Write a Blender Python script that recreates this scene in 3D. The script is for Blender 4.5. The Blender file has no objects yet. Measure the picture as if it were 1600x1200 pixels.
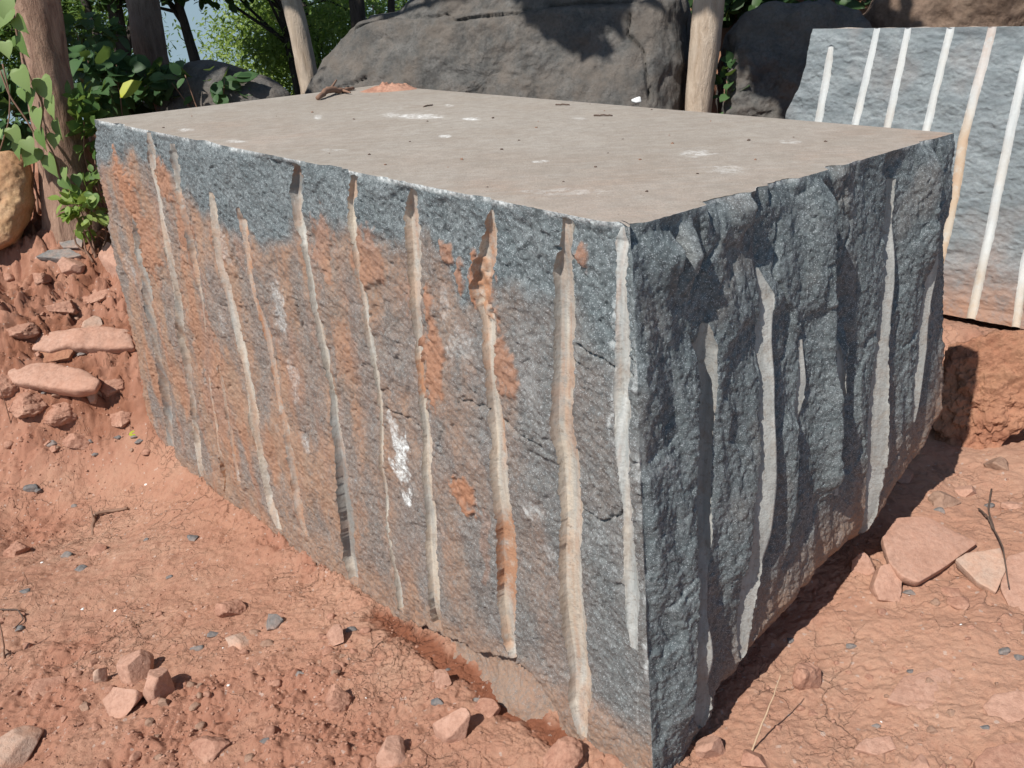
import bpy, bmesh, math, random
import numpy as np
from mathutils import Matrix, Vector
R = math.radians
random.seed(7); RNG = np.random.default_rng(7)
S = bpy.context.scene
COL = S.collection

# ------------------------------------------------------------------ camera
FPX, PITCH, ROLL, CAMZ = 1350., R(24.5), R(3.2), 1.62
cf = np.array([0, math.cos(PITCH), -math.sin(PITCH)])
cr0 = np.array([1., 0, 0]); cu0 = np.array([0, math.sin(PITCH), math.cos(PITCH)])
cr = cr0*math.cos(ROLL) - cu0*math.sin(ROLL)
cu = cu0*math.cos(ROLL) + cr0*math.sin(ROLL)
CAM = np.array([0, 0, CAMZ])
cam = bpy.data.cameras.new("camera"); camo = bpy.data.objects.new("camera", cam); COL.objects.link(camo)
cam.sensor_width = 36; cam.lens = 36*FPX/1600; cam.clip_start = .05; cam.clip_end = 2000
camo.matrix_world = Matrix(((cr[0], cu[0], -cf[0], 0), (cr[1], cu[1], -cf[1], 0), (cr[2], cu[2], -cf[2], CAMZ), (0, 0, 0, 1)))
S.camera = camo

# ------------------------------------------------------------------ light
SUN_EL, SUN_AZ = R(50), R(47.5)            # azimuth = direction the shadows run, from +x
sd = np.array([math.cos(SUN_AZ)*math.cos(SUN_EL), math.sin(SUN_AZ)*math.cos(SUN_EL), -math.sin(SUN_EL)])
sun = bpy.data.lights.new("sun", 'SUN'); suno = bpy.data.objects.new("sun", sun); COL.objects.link(suno)
sun.energy = 4.9; sun.angle = R(.53); sun.color = (1, .955, .89)
suno.rotation_mode = 'QUATERNION'
suno.rotation_quaternion = Vector((-sd[0], -sd[1], -sd[2])).to_track_quat('Z', 'Y')
W = bpy.data.worlds.new("World"); S.world = W; W.use_nodes = True
wt = W.node_tree; wt.nodes.clear()
wo = wt.nodes.new('ShaderNodeOutputWorld'); wb = wt.nodes.new('ShaderNodeBackground')
sky = wt.nodes.new('ShaderNodeTexSky'); sky.sky_type = 'NISHITA'; sky.sun_disc = False
sky.sun_elevation = SUN_EL; sky.sun_rotation = math.atan2(-sd[0], -sd[1]) % (2*math.pi)
sky.dust_density = .6; sky.air_density = 1.; sky.ozone_density = 1.5
tc = wt.nodes.new('ShaderNodeTexCoord'); sx = wt.nodes.new('ShaderNodeSeparateXYZ'); mx = wt.nodes.new('ShaderNodeMath')
mx.operation = 'MAXIMUM'; mx.inputs[1].default_value = .11
cx = wt.nodes.new('ShaderNodeCombineXYZ')
wt.links.new(tc.outputs['Generated'], sx.inputs[0]); wt.links.new(sx.outputs[2], mx.inputs[0])
wt.links.new(sx.outputs[0], cx.inputs[0]); wt.links.new(sx.outputs[1], cx.inputs[1]); wt.links.new(mx.outputs[0], cx.inputs[2])
wt.links.new(cx.outputs[0], sky.inputs[0]); wt.links.new(sky.outputs[0], wb.inputs[0]); wt.links.new(wb.outputs[0], wo.inputs[0])
wb.inputs[1].default_value = .074
S.view_settings.view_transform = 'Standard'; S.view_settings.look = 'None'
S.view_settings.exposure = 0.25; S.view_settings.gamma = 1
S.cycles.max_bounces = 6; S.cycles.transparent_max_bounces = 4

# ------------------------------------------------------------------ photo pixel -> ray (used to survey the place)
def ray(x, y): return cf + cr*((x-800)/FPX) - cu*((y-600)/FPX)
def atz(x, y, z):
    d = ray(x, y); return CAM + d*((z-CAMZ)/d[2])
def aty(x, y, Y):
    d = ray(x, y); return CAM + d*(Y/d[1])
def atplane(x, y, p, n):
    d = ray(x, y); return CAM + d*(((p-CAM)@n)/(d@n))
def nrm(v):
    v = np.asarray(v, float); return v/np.linalg.norm(v)

# ------------------------------------------------------------------ numpy noise
_pr = np.random.default_rng(11)
_P = np.tile(_pr.permutation(1024), 3).astype(np.int32)
_ang = _pr.random(1024)*2*np.pi
_G2 = np.stack([np.cos(_ang), np.sin(_ang)], 1)
_g = _pr.normal(size=(1024, 3)); _G3 = _g/np.linalg.norm(_g, axis=1)[:, None]
def n2(x, y, seed=0):
    x = np.asarray(x, float)+seed*17.37; y = np.asarray(y, float)+seed*9.71
    xi = np.floor(x).astype(np.int64); yi = np.floor(y).astype(np.int64); xf = x-xi; yf = y-yi
    xi &= 1023; yi &= 1023
    u = xf*xf*xf*(xf*(xf*6-15)+10); v = yf*yf*yf*(yf*(yf*6-15)+10)
    def gd(i, j, a, b):
        g = _G2[_P[_P[(xi+i) & 1023]+((yi+j) & 1023)]]; return g[..., 0]*a+g[..., 1]*b
    return 1.4*((gd(0, 0, xf, yf)*(1-u)+gd(1, 0, xf-1, yf)*u)*(1-v)+(gd(0, 1, xf, yf-1)*(1-u)+gd(1, 1, xf-1, yf-1)*u)*v)
def fbm(x, y, o=4, seed=0, gain=.5, lac=2.03):
    r = 0; a = 1.; t = 0
    for k in range(o):
        r = r+a*n2(x, y, seed+k*3.1); t += a; a *= gain; x = x*lac; y = y*lac
    return r/t*1.4
def rid(x, y, o=3, seed=0):
    r = 0; a = 1.; t = 0
    for k in range(o):
        r = r+a*(1-2*np.abs(n2(x, y, seed+k*3.1))); t += a; a *= .5; x = x*2.1; y = y*2.1
    return r/t
def n3(p, seed=0):
    x = p[..., 0]+seed*7.13; y = p[..., 1]+seed*3.71; z = p[..., 2]+seed*5.37
    xi = np.floor(x).astype(np.int64); yi = np.floor(y).astype(np.int64); zi = np.floor(z).astype(np.int64)
    xf = x-xi; yf = y-yi; zf = z-zi; xi &= 1023; yi &= 1023; zi &= 1023
    f = lambda t: t*t*t*(t*(t*6-15)+10)
    u, v, w = f(xf), f(yf), f(zf); r = 0
    for i in (0, 1):
        for j in (0, 1):
            for k in (0, 1):
                g = _G3[_P[_P[_P[(xi+i) & 1023]+((yi+j) & 1023)]+((zi+k) & 1023)]]
                r = r+(g[..., 0]*(xf-i)+g[..., 1]*(yf-j)+g[..., 2]*(zf-k))*(u if i else 1-u)*(v if j else 1-v)*(w if k else 1-w)
    return r*1.3
def fbm3(p, o=4, seed=0, gain=.5):
    r = 0; a = 1.; t = 0
    for k in range(o):
        r = r+a*n3(p, seed+k*2.3); t += a; a *= gain; p = p*2.05
    return r/t*1.4
def worley(x, y, seed=0):
    xi = np.floor(x).astype(np.int64); yi = np.floor(y).astype(np.int64)
    f1 = np.full(np.shape(x), 9.); f2 = f1.copy(); cid = np.zeros(np.shape(x), np.int64)
    for i in (-1, 0, 1):
        for j in (-1, 0, 1):
            h = _P[_P[(xi+i+seed*31) & 1023]+((yi+j) & 1023)]
            px = xi+i+.5+.45*_G2[h, 0]; py = yi+j+.5+.45*_G2[h, 1]
            d = np.hypot(px-x, py-y); c = d < f1
            f2 = np.where(c, f1, np.minimum(f2, d)); f1 = np.where(c, d, f1); cid = np.where(c, h, cid)
    return f1, f2, cid
def chips(x, y, seed=0, tilt=1.):
    """broken-stone relief: cells with random tilt and height, sharp arrises between them"""
    xi = np.floor(x).astype(np.int64); yi = np.floor(y).astype(np.int64)
    f1 = np.full(np.shape(x), 9.); vx = f1*0; vy = f1*0; cid = np.zeros(np.shape(x), np.int64)
    for i in (-1, 0, 1):
        for j in (-1, 0, 1):
            h = _P[_P[(xi+i+seed*31) & 1023]+((yi+j) & 1023)]
            dx = x-(xi+i+.5+.45*_G2[h, 0]); dy = y-(yi+j+.5+.45*_G2[h, 1]); d = np.hypot(dx, dy); c = d < f1
            f1 = np.where(c, d, f1); vx = np.where(c, dx, vx); vy = np.where(c, dy, vy); cid = np.where(c, h, cid)
    g = _G2[_P[cid]]; return tilt*(g[..., 0]*vx+g[..., 1]*vy)+.5*(_ang[cid]/6.28-.5)
def ss(a, b, x):
    t = np.clip((x-a)/(b-a), 0, 1); return t*t*(3-2*t)

# ------------------------------------------------------------------ materials
class NT:
    def __init__(s, name):
        s.m = bpy.data.materials.new(name); s.m.use_nodes = True; s.t = s.m.node_tree; s.t.nodes.clear()
        s.out = s.n('OutputMaterial'); s.b = s.n('BsdfPrincipled'); s.l(s.b.outputs[0], s.out.inputs[0])
        s.b.inputs['Specular IOR Level'].default_value = .3
        s.co = s.n('TexCoord').outputs['Object']
    def n(s, k, **kw):
        o = s.t.nodes.new('ShaderNode'+k)
        for a, v in kw.items(): setattr(o, a, v)
        return o
    def l(s, a, b): s.t.links.new(a, b)
    def val(s, sock, v):
        if isinstance(v, bpy.types.NodeSocket): s.l(v, sock)
        else: sock.default_value = v
    def noise(s, scale, detail=4, rough=.55, vec=None, dist=0):
        o = s.n('TexNoise'); o.inputs['Scale'].default_value = scale; o.inputs['Detail'].default_value = detail
        o.inputs['Roughness'].default_value = rough; o.inputs['Distortion'].default_value = dist
        s.l(vec or s.co, o.inputs['Vector']); return o.outputs['Fac']
    def vor(s, scale, feature='F1', out='Distance', vec=None):
        o = s.n('TexVoronoi', feature=feature); o.inputs['Scale'].default_value = scale; s.l(vec or s.co, o.inputs['Vector']); return o.outputs[out]
    def ramp(s, x, *st):
        o = s.n('ValToRGB'); e = o.color_ramp.elements
        while len(e) < len(st): e.new(.5)
        for i, (p, c) in enumerate(st):
            e[i].position = p; e[i].color = (c, c, c, 1) if not hasattr(c, '__len__') else (*c, 1)
        s.l(x, o.inputs[0]); return o.outputs[0]
    def mix(s, f, a, b, mode='MIX'):
        o = s.n('Mix', data_type='RGBA', blend_type=mode)
        for sock, v in ((o.inputs[0], f), (o.inputs[6], a), (o.inputs[7], b)):
            s.val(sock, (*v, 1) if hasattr(v, '__len__') and len(v) == 3 else v)
        return o.outputs[2]
    def math(s, op, a, b=0., clamp=False):
        o = s.n('Math', operation=op, use_clamp=clamp); s.val(o.inputs[0], a); s.val(o.inputs[1], b); return o.outputs[0]
    def attr(s, name): return s.n('Attribute', attribute_name=name).outputs['Fac']
    def scaled(s, x, y, z):
        o = s.n('Mapping'); o.inputs['Scale'].default_value = (x, y, z); s.l(s.co, o.inputs[0]); return o.outputs[0]
    def bump(s, *hs):
        prev = None
        for h, st, d in hs:
            b = s.n('Bump'); b.inputs['Strength'].default_value = st; b.inputs['Distance'].default_value = d
            s.l(h, b.inputs['Height'])
            if prev is not None: s.l(prev, b.inputs['Normal'])
            prev = b.outputs[0]
        s.l(prev, s.b.inputs['Normal'])
    def fin(s, col, rough=.85):
        s.val(s.b.inputs['Base Color'], (*col, 1) if hasattr(col, '__len__') else col); s.val(s.b.inputs['Roughness'], rough); return s.m

def mat_rock():
    t = NT('grey_granite')
    a = t.noise(9, 5); b = t.noise(70, 4, .7); c = t.vor(520, out='Color')
    base = t.mix(t.ramp(a, (.35, 0), (.65, 1)), (.112, .134, .140), (.172, .193, .197))
    base = t.mix(t.ramp(b, (.42, 0), (.62, 1)), base, (.072, .084, .088))
    sp = t.n('SeparateColor'); t.l(c, sp.inputs[0])
    base = t.mix(t.ramp(sp.outputs[0], (.86, 0), (.94, .6)), base, (.42, .45, .47))
    rn = t.noise(26, 6, .7); rn2 = t.noise(110, 3, .7)
    rust = t.math('MULTIPLY', t.attr('rust'), t.ramp(rn, (.25, .45), (.5, 1)))
    rust = t.math('MULTIPLY', rust, t.ramp(rn2, (.3, .5), (.55, 1)))
    rc = t.mix(t.noise(11, 4), (.275, .145, .088), (.285, .212, .158))
    base = t.mix(rust, base, rc)
    mud = t.math('MULTIPLY', t.attr('mud'), t.ramp(rn, (.25, .6), (.45, 1)))
    base = t.mix(mud, base, t.mix(rn2, (.255, .112, .06), (.37, .20, .125)))
    ch = t.math('MULTIPLY', t.attr('chalk'), t.ramp(t.noise(90, 5, .75), (.38, .05), (.6, 1)))
    base = t.mix(ch, base, (.62, .64, .63))
    t.bump((t.noise(75, 6, .75), .6, .007), (t.noise(260, 3, .7), .4, .002))
    return t.fin(base, t.ramp(t.noise(200, 2), (.3, .55), (.7, .9)))
def mat_groove():
    t = NT('drilled_stone')
    v = t.scaled(1, 1, .12)
    n = t.noise(55, 5, .65, v); n2_ = t.noise(30, 6, .7)
    base = t.mix(t.ramp(n, (.35, 0), (.65, 1)), (.275, .29, .282), (.45, .455, .435))
    base = t.mix(t.attr('dark'), base, (.15, .155, .155))
    cream = t.math('MULTIPLY', t.attr('cream'), t.ramp(n2_, (.3, .4), (.5, 1)))
    base = t.mix(cream, base, t.mix(n, (.40, .34, .27), (.57, .51, .43)))
    mud = t.math('MULTIPLY', t.attr('mud'), t.ramp(n2_, (.32, .15), (.52, 1)))
    base = t.mix(mud, base, t.mix(t.noise(120, 3), (.29, .14, .075), (.43, .24, .145)))
    base = t.mix(t.ramp(t.noise(75, 6, .8), (.30, .75), (.47, 0)), base, (.15, .115, .088))
    base = t.mix(t.ramp(t.noise(18, 5, .7), (.52, 0), (.66, .45)), base, (.235, .185, .145))
    t.bump((t.noise(150, 5, .75), .6, .004), (t.noise(45, 4, .7), .5, .006))
    return t.fin(base, .8)
def mat_top():
    t = NT('sawn_stone')
    a = t.noise(2.2, 5, .6); b = t.noise(14, 5, .65)
    base = t.mix(t.ramp(a, (.35, 0), (.65, 1)), (.335, .297, .253), (.395, .36, .315))
    base = t.mix(t.math('MULTIPLY', t.attr('rust'), t.ramp(b, (.3, .3), (.6, 1))), base, (.40, .255, .18))
    base = t.mix(t.math('MULTIPLY', t.ramp(t.noise(4.5, 6, .7), (.45, 0), (.65, 1)), .5), base, (.27, .215, .165))
    sw = t.noise(9, 3, .5, t.scaled(.4, 9, 1))
    base = t.mix(t.ramp(sw, (.40, .0), (.66, .25)), base, (.43, .40, .37))
    base = t.mix(t.ramp(t.noise(230, 3, .75), (.36, .55), (.5, 0)), base, (.20, .185, .165))
    base = t.mix(t.ramp(t.noise(26, 6, .75), (.40, .5), (.58, 0)), base, (.25, .215, .18))
    base = t.mix(t.ramp(t.noise(150, 3, .7), (.60, 0), (.68, .5)), base, (.46, .43, .39))
    base = t.mix(t.ramp(t.vor(34), (.05, .8), (.09, 0)), base, (.16, .12, .10))
    ch = t.math('MULTIPLY', t.attr('chalk'), t.ramp(t.noise(45, 6, .8), (.44, 0), (.56, 1)))
    base = t.mix(ch, base, (.72, .72, .70))
    t.bump((t.noise(120, 5, .75), .55, .005), (sw, .25, .003))
    return t.fin(base, .8)
def mat_soil():
    t = NT('red_soil')
    a = t.noise(1.7, 5, .6); b = t.noise(13, 6, .65); c = t.noise(90, 4, .7)
    base = t.mix(t.ramp(a, (.35, 0), (.65, 1)), (.375, .198, .130), (.44, .268, .188))
    base = t.mix(t.ramp(b, (.38, 0), (.68, .75)), base, (.36, .178, .119))
    base = t.mix(t.attr('rough'), base, (.325, .150, .098))
    base = t.mix(t.attr('dust'), base, (.50, .30, .21))
    base = t.mix(t.attr('wet'), base, t.mix(b, (.16, .058, .03), (.26, .10, .055)))
    base = t.mix(t.ramp(c, (.3, .3), (.55, 0)), base, (.30, .125, .075))
    vc = t.vor(120, out='Color'); sp = t.n('SeparateColor'); t.l(vc, sp.inputs[0])
    base = t.mix(t.ramp(sp.outputs[1], (.985, 0), (.99, .5)), base, (.50, .42, .37))
    base = t.mix(t.math('MULTIPLY', t.attr('bank'), t.ramp(b, (.3, .6), (.6, 1))), base, (.235, .098, .056))  # redder bank soil, its colour also darkened to stand in for tree shade
    base = t.mix(t.attr('grass'), base, t.mix(c, (.05, .055, .02), (.12, .10, .05)))
    nz = t.n('TexNoise'); nz.inputs['Scale'].default_value = 9; nz.inputs['Detail'].default_value = 4; t.l(t.co, nz.inputs['Vector'])
    def vm(op, a, b):
        o = t.n('VectorMath', operation=op); t.val(o.inputs[0], a); t.val(o.inputs[1], b); return o.outputs[0]
    wv = vm('ADD', t.co, vm('MULTIPLY', vm('SUBTRACT', nz.outputs['Color'], (.5, .5, .5)), (.16, .16, 0)))
    flat = t.n('Mapping'); flat.inputs['Scale'].default_value = (1, 1, 0); t.l(wv, flat.inputs[0]); wv = flat.outputs[0]
    c1 = t.ramp(t.vor(9, 'DISTANCE_TO_EDGE', vec=wv), (.0, 0), (.028, 1)); c2 = t.ramp(t.vor(23, 'DISTANCE_TO_EDGE', vec=wv), (.0, 0), (.05, 1))
    sm = t.math('SUBTRACT', 1., t.math('ADD', t.math('MULTIPLY', t.attr('rough'), 1.3), t.math('MULTIPLY', t.attr('dust'), 1.9)), True)
    k1 = t.math('MULTIPLY', sm, t.ramp(t.noise(2.3, 3), (.50, 0), (.62, .65))); k2 = t.math('MULTIPLY', sm, t.ramp(t.noise(3.3, 3), (.48, 0), (.62, .7)))
    h1 = t.mix(k1, (1, 1, 1), c1); h2 = t.mix(k2, (1, 1, 1), c2)
    t.bump((h1, .9, .02), (h2, .8, .011), (t.noise(75, 6, .75), .6, .008), (t.noise(300, 3, .7), .5, .003))
    return t.fin(base, .95)
def mat_stone(name, c1, c2, dust=0., dc=(.42, .20, .13), bs=.5, sc=1.):
    t = NT(name)
    a = t.noise(9*sc, 5, .65); b = t.noise(70*sc, 4, .7)
    base = t.mix(t.ramp(a, (.35, 0), (.65, 1)), c1, c2)
    base = t.mix(t.ramp(b, (.35, .5), (.55, 0)), base, tuple(x*.6 for x in c1))
    if dust: base = t.mix(t.math('MULTIPLY', t.ramp(t.noise(5*sc, 5, .7), (.40, 0), (.62, 1)), dust), base, dc)
    t.bump((t.noise(40*sc, 6, .72), bs, .012/sc), (t.noise(220*sc, 3, .7), .5, .003))
    return t.fin(base, .85)
def mat_bark(name, c1, c2, c3, sc=1.):
    t = NT(name)
    v = t.scaled(1, 1, .22)
    a = t.noise(28*sc, 6, .7, v, .4); b = t.noise(6, 4, .6)
    base = t.mix(t.ramp(a, (.35, 0), (.62, 1)), c1, c2)
    base = t.mix(t.ramp(b, (.50, 0), (.68, .8)), base, c3)
    t.bump((a, .7, .03), (t.noise(120, 4, .7), .4, .004))
    return t.fin(base, .9)
def mat_leaf(name, c1, c2, tr=.35):
    t = NT(name)
    base = t.mix(t.attr('lv'), c1, c2)
    t.val(t.b.inputs['Base Color'], base); t.b.inputs['Roughness'].default_value = .5
    tl = t.n('BsdfTranslucent'); ms = t.n('MixShader'); ms.inputs[0].default_value = tr
    t.l(t.mix(.5, base, (.22, .30, .04)), tl.inputs[0])
    t.l(t.b.outputs[0], ms.inputs[1]); t.l(tl.outputs[0], ms.inputs[2]); t.l(ms.outputs[0], t.out.inputs[0])
    return t.m
def mat_plain(name, c, rough=.8):
    t = NT(name); n = t.noise(60, 3)
    return t.fin(t.mix(n, tuple(x*.75 for x in c), tuple(x*1.2 for x in c)), rough)

M = dict(rock=mat_rock(), groove=mat_groove(), top=mat_top(), soil=mat_soil(),
    redstone=mat_stone('red_stone', (.40, .225, .16), (.48, .31, .24), .6, (.45, .235, .16)),
    clod=mat_stone('soil_clod', (.345, .172, .117), (.44, .258, .186), .0),
    greystone=mat_stone('grey_stone', (.15, .155, .155), (.25, .25, .24), .55, (.40, .22, .15)),
    greyslab=mat_stone('dusty_grey_stone', (.42, .30, .235), (.50, .37, .29), .8, (.47, .25, .165)),
    bluestone=mat_stone('blue_grey_stone', (.11, .117, .122), (.21, .22, .225), .45, (.36, .22, .15)),
    ochre=mat_stone('ochre_stone', (.45, .29, .15), (.52, .36, .22), .55, (.33, .14, .07)),
    bankrock=mat_stone('soil_covered_rock', (.31, .135, .08), (.41, .195, .12), .45, (.42, .25, .15), 1.),
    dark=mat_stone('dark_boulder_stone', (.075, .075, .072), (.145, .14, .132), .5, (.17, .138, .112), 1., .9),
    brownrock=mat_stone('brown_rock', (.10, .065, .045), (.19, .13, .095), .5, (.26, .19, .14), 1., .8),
    brownstone=mat_stone('brown_stone', (.25, .15, .105), (.36, .25, .19), .5, (.42, .24, .16)),
    white=mat_plain('white_quartz', (.75, .75, .73)),
    bark1=mat_bark('brown_bark', (.18, .105, .075), (.36, .235, .17), (.30, .19, .145)),
    bark2=mat_bark('grey_brown_bark', (.10, .075, .06), (.19, .145, .12), (.16, .13, .11)),
    palebark=mat_bark('pale_bark', (.33, .25, .18), (.52, .43, .34), (.40, .33, .26), .6),
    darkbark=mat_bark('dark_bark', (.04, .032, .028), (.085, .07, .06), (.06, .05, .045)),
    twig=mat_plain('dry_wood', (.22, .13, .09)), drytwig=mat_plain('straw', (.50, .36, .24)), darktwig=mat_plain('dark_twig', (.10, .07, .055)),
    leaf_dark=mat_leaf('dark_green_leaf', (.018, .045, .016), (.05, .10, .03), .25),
    leaf_mid=mat_leaf('green_leaf', (.06, .13, .03), (.16, .26, .07), .42),
    leaf_light=mat_leaf('light_green_leaf', (.21, .33, .06), (.40, .50, .16), .5),
    leaf_vine=mat_leaf('heart_leaf', (.13, .22, .06), (.26, .35, .13), .35),
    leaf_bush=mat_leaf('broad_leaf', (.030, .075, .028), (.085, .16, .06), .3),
    leaf_yellow=mat_leaf('yellow_leaf', (.38, .42, .02), (.45, .48, .05), .3))

# ------------------------------------------------------------------ mesh helpers
def link(name, me, parent=None, mat=None, label=None, cat=None, group=None, kind=None):
    o = bpy.data.objects.new(name, me); COL.objects.link(o)
    if mat is not None: me.materials.append(mat)
    if parent is not None: o.parent = parent
    tag(o, label, cat, group, kind); return o
def tag(o, label=None, cat=None, group=None, kind=None):
    if label: o['label'] = label
    if cat: o['category'] = cat
    if group: o['group'] = group
    if kind: o['kind'] = kind
    return o
def empty(name, loc, label, cat, group=None):
    o = bpy.data.objects.new(name, None); COL.objects.link(o); o.location = loc; o.empty_display_size = .1
    return tag(o, label, cat, group)
def mesh(name, V, F, attrs=None, smooth=True):
    """V (n,3); F (m,4) or (m,3) int arrays (one array) """
    me = bpy.data.meshes.new(name); V = np.ascontiguousarray(V, np.float32); F = np.ascontiguousarray(F, np.int32)
    k = F.shape[1]
    me.vertices.add(len(V)); me.vertices.foreach_set('co', V.ravel())
    me.loops.add(F.size); me.loops.foreach_set('vertex_index', F.ravel())
    me.polygons.add(len(F)); me.polygons.foreach_set('loop_start', np.arange(0, F.size, k, dtype=np.int32))
    try: me.polygons.foreach_set('loop_total', np.full(len(F), k, np.int32))
    except Exception: pass
    me.update(calc_edges=True)
    if smooth: me.polygons.foreach_set('use_smooth', np.ones(len(F), bool))
    for a, v in (attrs or {}).items():
        at = me.attributes.new(a, 'FLOAT', 'POINT'); at.data.foreach_set('value', np.ascontiguousarray(v, np.float32).ravel())
    return me
def gridF(ny, nx, wrap=False):
    i = np.arange(ny*nx).reshape(ny, nx)
    if wrap: i = np.concatenate([i, i[:, :1]], 1)
    return np.stack([i[:-1, :-1], i[1:, :-1], i[1:, 1:], i[:-1, 1:]], -1).reshape(-1, 4)
def sub(V, F, A, keep):
    F = F[keep]; u, inv = np.unique(F, return_inverse=True)
    return V[u], inv.reshape(F.shape), {k: a.ravel()[u] for k, a in A.items()}
def at0(V, org): return np.asarray(V)-np.asarray(org)
def tube(path, rad, nseg=10, seed=0, rough=0., flat=False):
    path = np.asarray(path, float); rad = np.asarray(rad, float); n = len(path)
    T = np.gradient(path, axis=0); T /= np.linalg.norm(T, axis=1)[:, None]
    ref = np.array([.3, .9, .2]) if abs(T[0] @ nrm([.3, .9, .2])) < .9 else np.array([1., 0, 0])
    A = np.cross(T, ref); A /= np.linalg.norm(A, axis=1)[:, None]; B = np.cross(T, A)
    th = np.linspace(0, 2*np.pi, nseg, endpoint=False)
    rr = rad[:, None]*np.ones(nseg)[None]
    if rough:
        q = np.stack([np.cos(th)[None]*np.ones((n, 1))*2, np.sin(th)[None]*np.ones((n, 1))*2, np.arange(n)[:, None]*.35*np.ones(nseg)[None]], -1)
        rr = rr*(1+rough*fbm3(q, 3, seed))
    V = path[:, None]+rr[..., None]*(A[:, None]*np.cos(th)[None, :, None]+B[:, None]*np.sin(th)[None, :, None])
    V = np.concatenate([V.reshape(-1, 3), path[:1], path[-1:]])
    F = gridF(n, nseg, True)
    i0, i1 = n*nseg, n*nseg+1; k = np.arange(nseg); k2 = (k+1) % nseg
    c0 = np.stack([np.full(nseg, i0), k, k2, k2], 1); c1 = np.stack([np.full(nseg, i1), (n-1)*nseg+k2, (n-1)*nseg+k, (n-1)*nseg+k], 1)
    F3 = np.concatenate([F[:, [0, 1, 2]], F[:, [0, 2, 3]], c0[:, :3], c1[:, :3]])
    return V, F3
def smooth_path(pts, n):
    pts = np.asarray(pts, float); d = np.r_[0, np.cumsum(np.linalg.norm(np.diff(pts[:, :3], axis=0), axis=1))]
    t = np.linspace(0, d[-1], n); P = np.stack([np.interp(t, d, pts[:, k]) for k in range(pts.shape[1])], 1)
    for _ in range(max(1, n//10)):
        P[1:-1] = .25*P[:-2]+.5*P[1:-1]+.25*P[2:]
    return P
class Join:
    def __init__(s): s.V = []; s.F = []; s.A = []; s.n = 0
    def add(s, V, F, a=0.):
        s.V.append(V); s.F.append(np.asarray(F)+s.n); s.A.append(np.full(len(V), a) if np.isscalar(a) else a); s.n += len(V)
    def mesh(s, name, smooth=True): return mesh(name, np.concatenate(s.V), np.concatenate(s.F), {'lv': np.concatenate(s.A)}, smooth)

# leaf templates: x along the leaf, y across, z up; triangles
def leaf_tpl(kind):
    if kind == 'lance': t = [(0, 0), (.3, .16), (.65, .13), (1, 0)]
    elif kind == 'oval': t = [(0, 0), (.12, .2), (.4, .34), (.7, .27), (1, 0)]
    elif kind == 'heart': t = [(-.08, .12), (-.1, .3), (.05, .45), (.3, .46), (.6, .3), (.85, .09), (1.05, 0)]
    else: t = [(0, 0), (.4, .3), (1, 0)]
    n = len(t); V = []; F = []
    for x, w in t:
        c = max(x, 0) if kind == 'heart' else x
        V += [(c, 0, -.10*c*c), (x, w, .12*w*2-.12*x*x), (x, -w, .12*w*2-.12*x*x)]
    for i in range(n-1):
        a = i*3; b = a+3
        F += [(a, b, b+1), (a, b+1, a+1), (a, a+2, b+2), (a, b+2, b)]
    return np.array(V, float), np.array(F)
TPL = {k: leaf_tpl(k) for k in ('lance', 'oval', 'heart', 'tri')}
def leaves(P, D, N, size, kind, rng, lvr=None):
    """P,D,N (n,3) -> V,F,lv"""
    tv, tf = TPL[kind]; n = len(P)
    D = D/np.linalg.norm(D, axis=1)[:, None]; Bv = np.cross(N, D); Bv /= np.linalg.norm(Bv, axis=1)[:, None]+1e-9; Nn = np.cross(D, Bv)
    sz = np.broadcast_to(size, n)
    V = P[:, None]+sz[:, None, None]*(tv[None, :, :1]*D[:, None]+tv[None, :, 1:2]*Bv[:, None]+tv[None, :, 2:3]*Nn[:, None])
    F = tf[None]+(np.arange(n)*len(tv))[:, None, None]
    lv = rng.random(n) if lvr is None else lvr
    return V.reshape(-1, 3), F.reshape(-1, 3), np.repeat(lv, len(tv))
def cloud(c, r, n, rng, clumps=9, cr_=.42):
    """leaf positions in clumps inside an ellipsoid"""
    r = np.asarray(r, float); d = rng.normal(size=(clumps, 3)); d /= np.linalg.norm(d, axis=1)[:, None]
    cc = d*rng.random((clumps, 1))**.45*.8
    k = rng.integers(0, clumps, n); q = rng.normal(size=(n, 3)); q /= np.linalg.norm(q, axis=1)[:, None]
    sizes = cr_*(.6+.8*rng.random(clumps))
    p = cc[k]+q*(rng.random((n, 1))**.5)*sizes[k][:, None]*np.array([1, 1, .7])
    return np.asarray(c)+p*r, np.asarray(c)+cc*r

# ------------------------------------------------------------------ ground height
ctl = [(0, 1.2, -.25), (0, .2, -.3), (-1.6, 2, -.485), (-1.7, .5, -.5), (-2.2, 3, -.56), (-3.2, 2, -.62), (-1.2, 2.2, -.43), (-.5, 2.1, -.32), (.2, 1.4, -.235), (1.1, 1.4, -.1),
       (1.5, .3, -.08), (2.2, 1.6, .04), (1.6, 2.2, -.035), (.5, 1.5, -.19), (1.45, 2.55, -.03), (-.5, 3.2, -.38), (.3, 3, -.22), (-.9, 2.7, -.42), (-1.5, 3.45, -.51), (-1.95, 4.0, -.53), (.75, 2.0, -.15),
       (2.2, 2.3, .06), (3.2, 1.5, .1)]
for x, y, Y in ((0, 705, 4.1), (110, 700, 4.1), (-160, 700, 4.2), (225, 690, 4.06), (60, 640, 4.2), (190, 625, 4.25), (100, 560, 4.42), (200, 525, 4.5), (-120, 560, 4.5), (35, 462, 4.98), (150, 480, 4.75), (40, 505, 4.55), (30, 418, 4.99),
                (60, 415, 5.0), (150, 408, 5.0), (-120, 420, 5.1), (15, 392, 5.1), (125, 335, 5.5), (0, 330, 5.9), (250, 300, 5.6)):
    ctl.append(tuple(aty(x, y, Y)))
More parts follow.
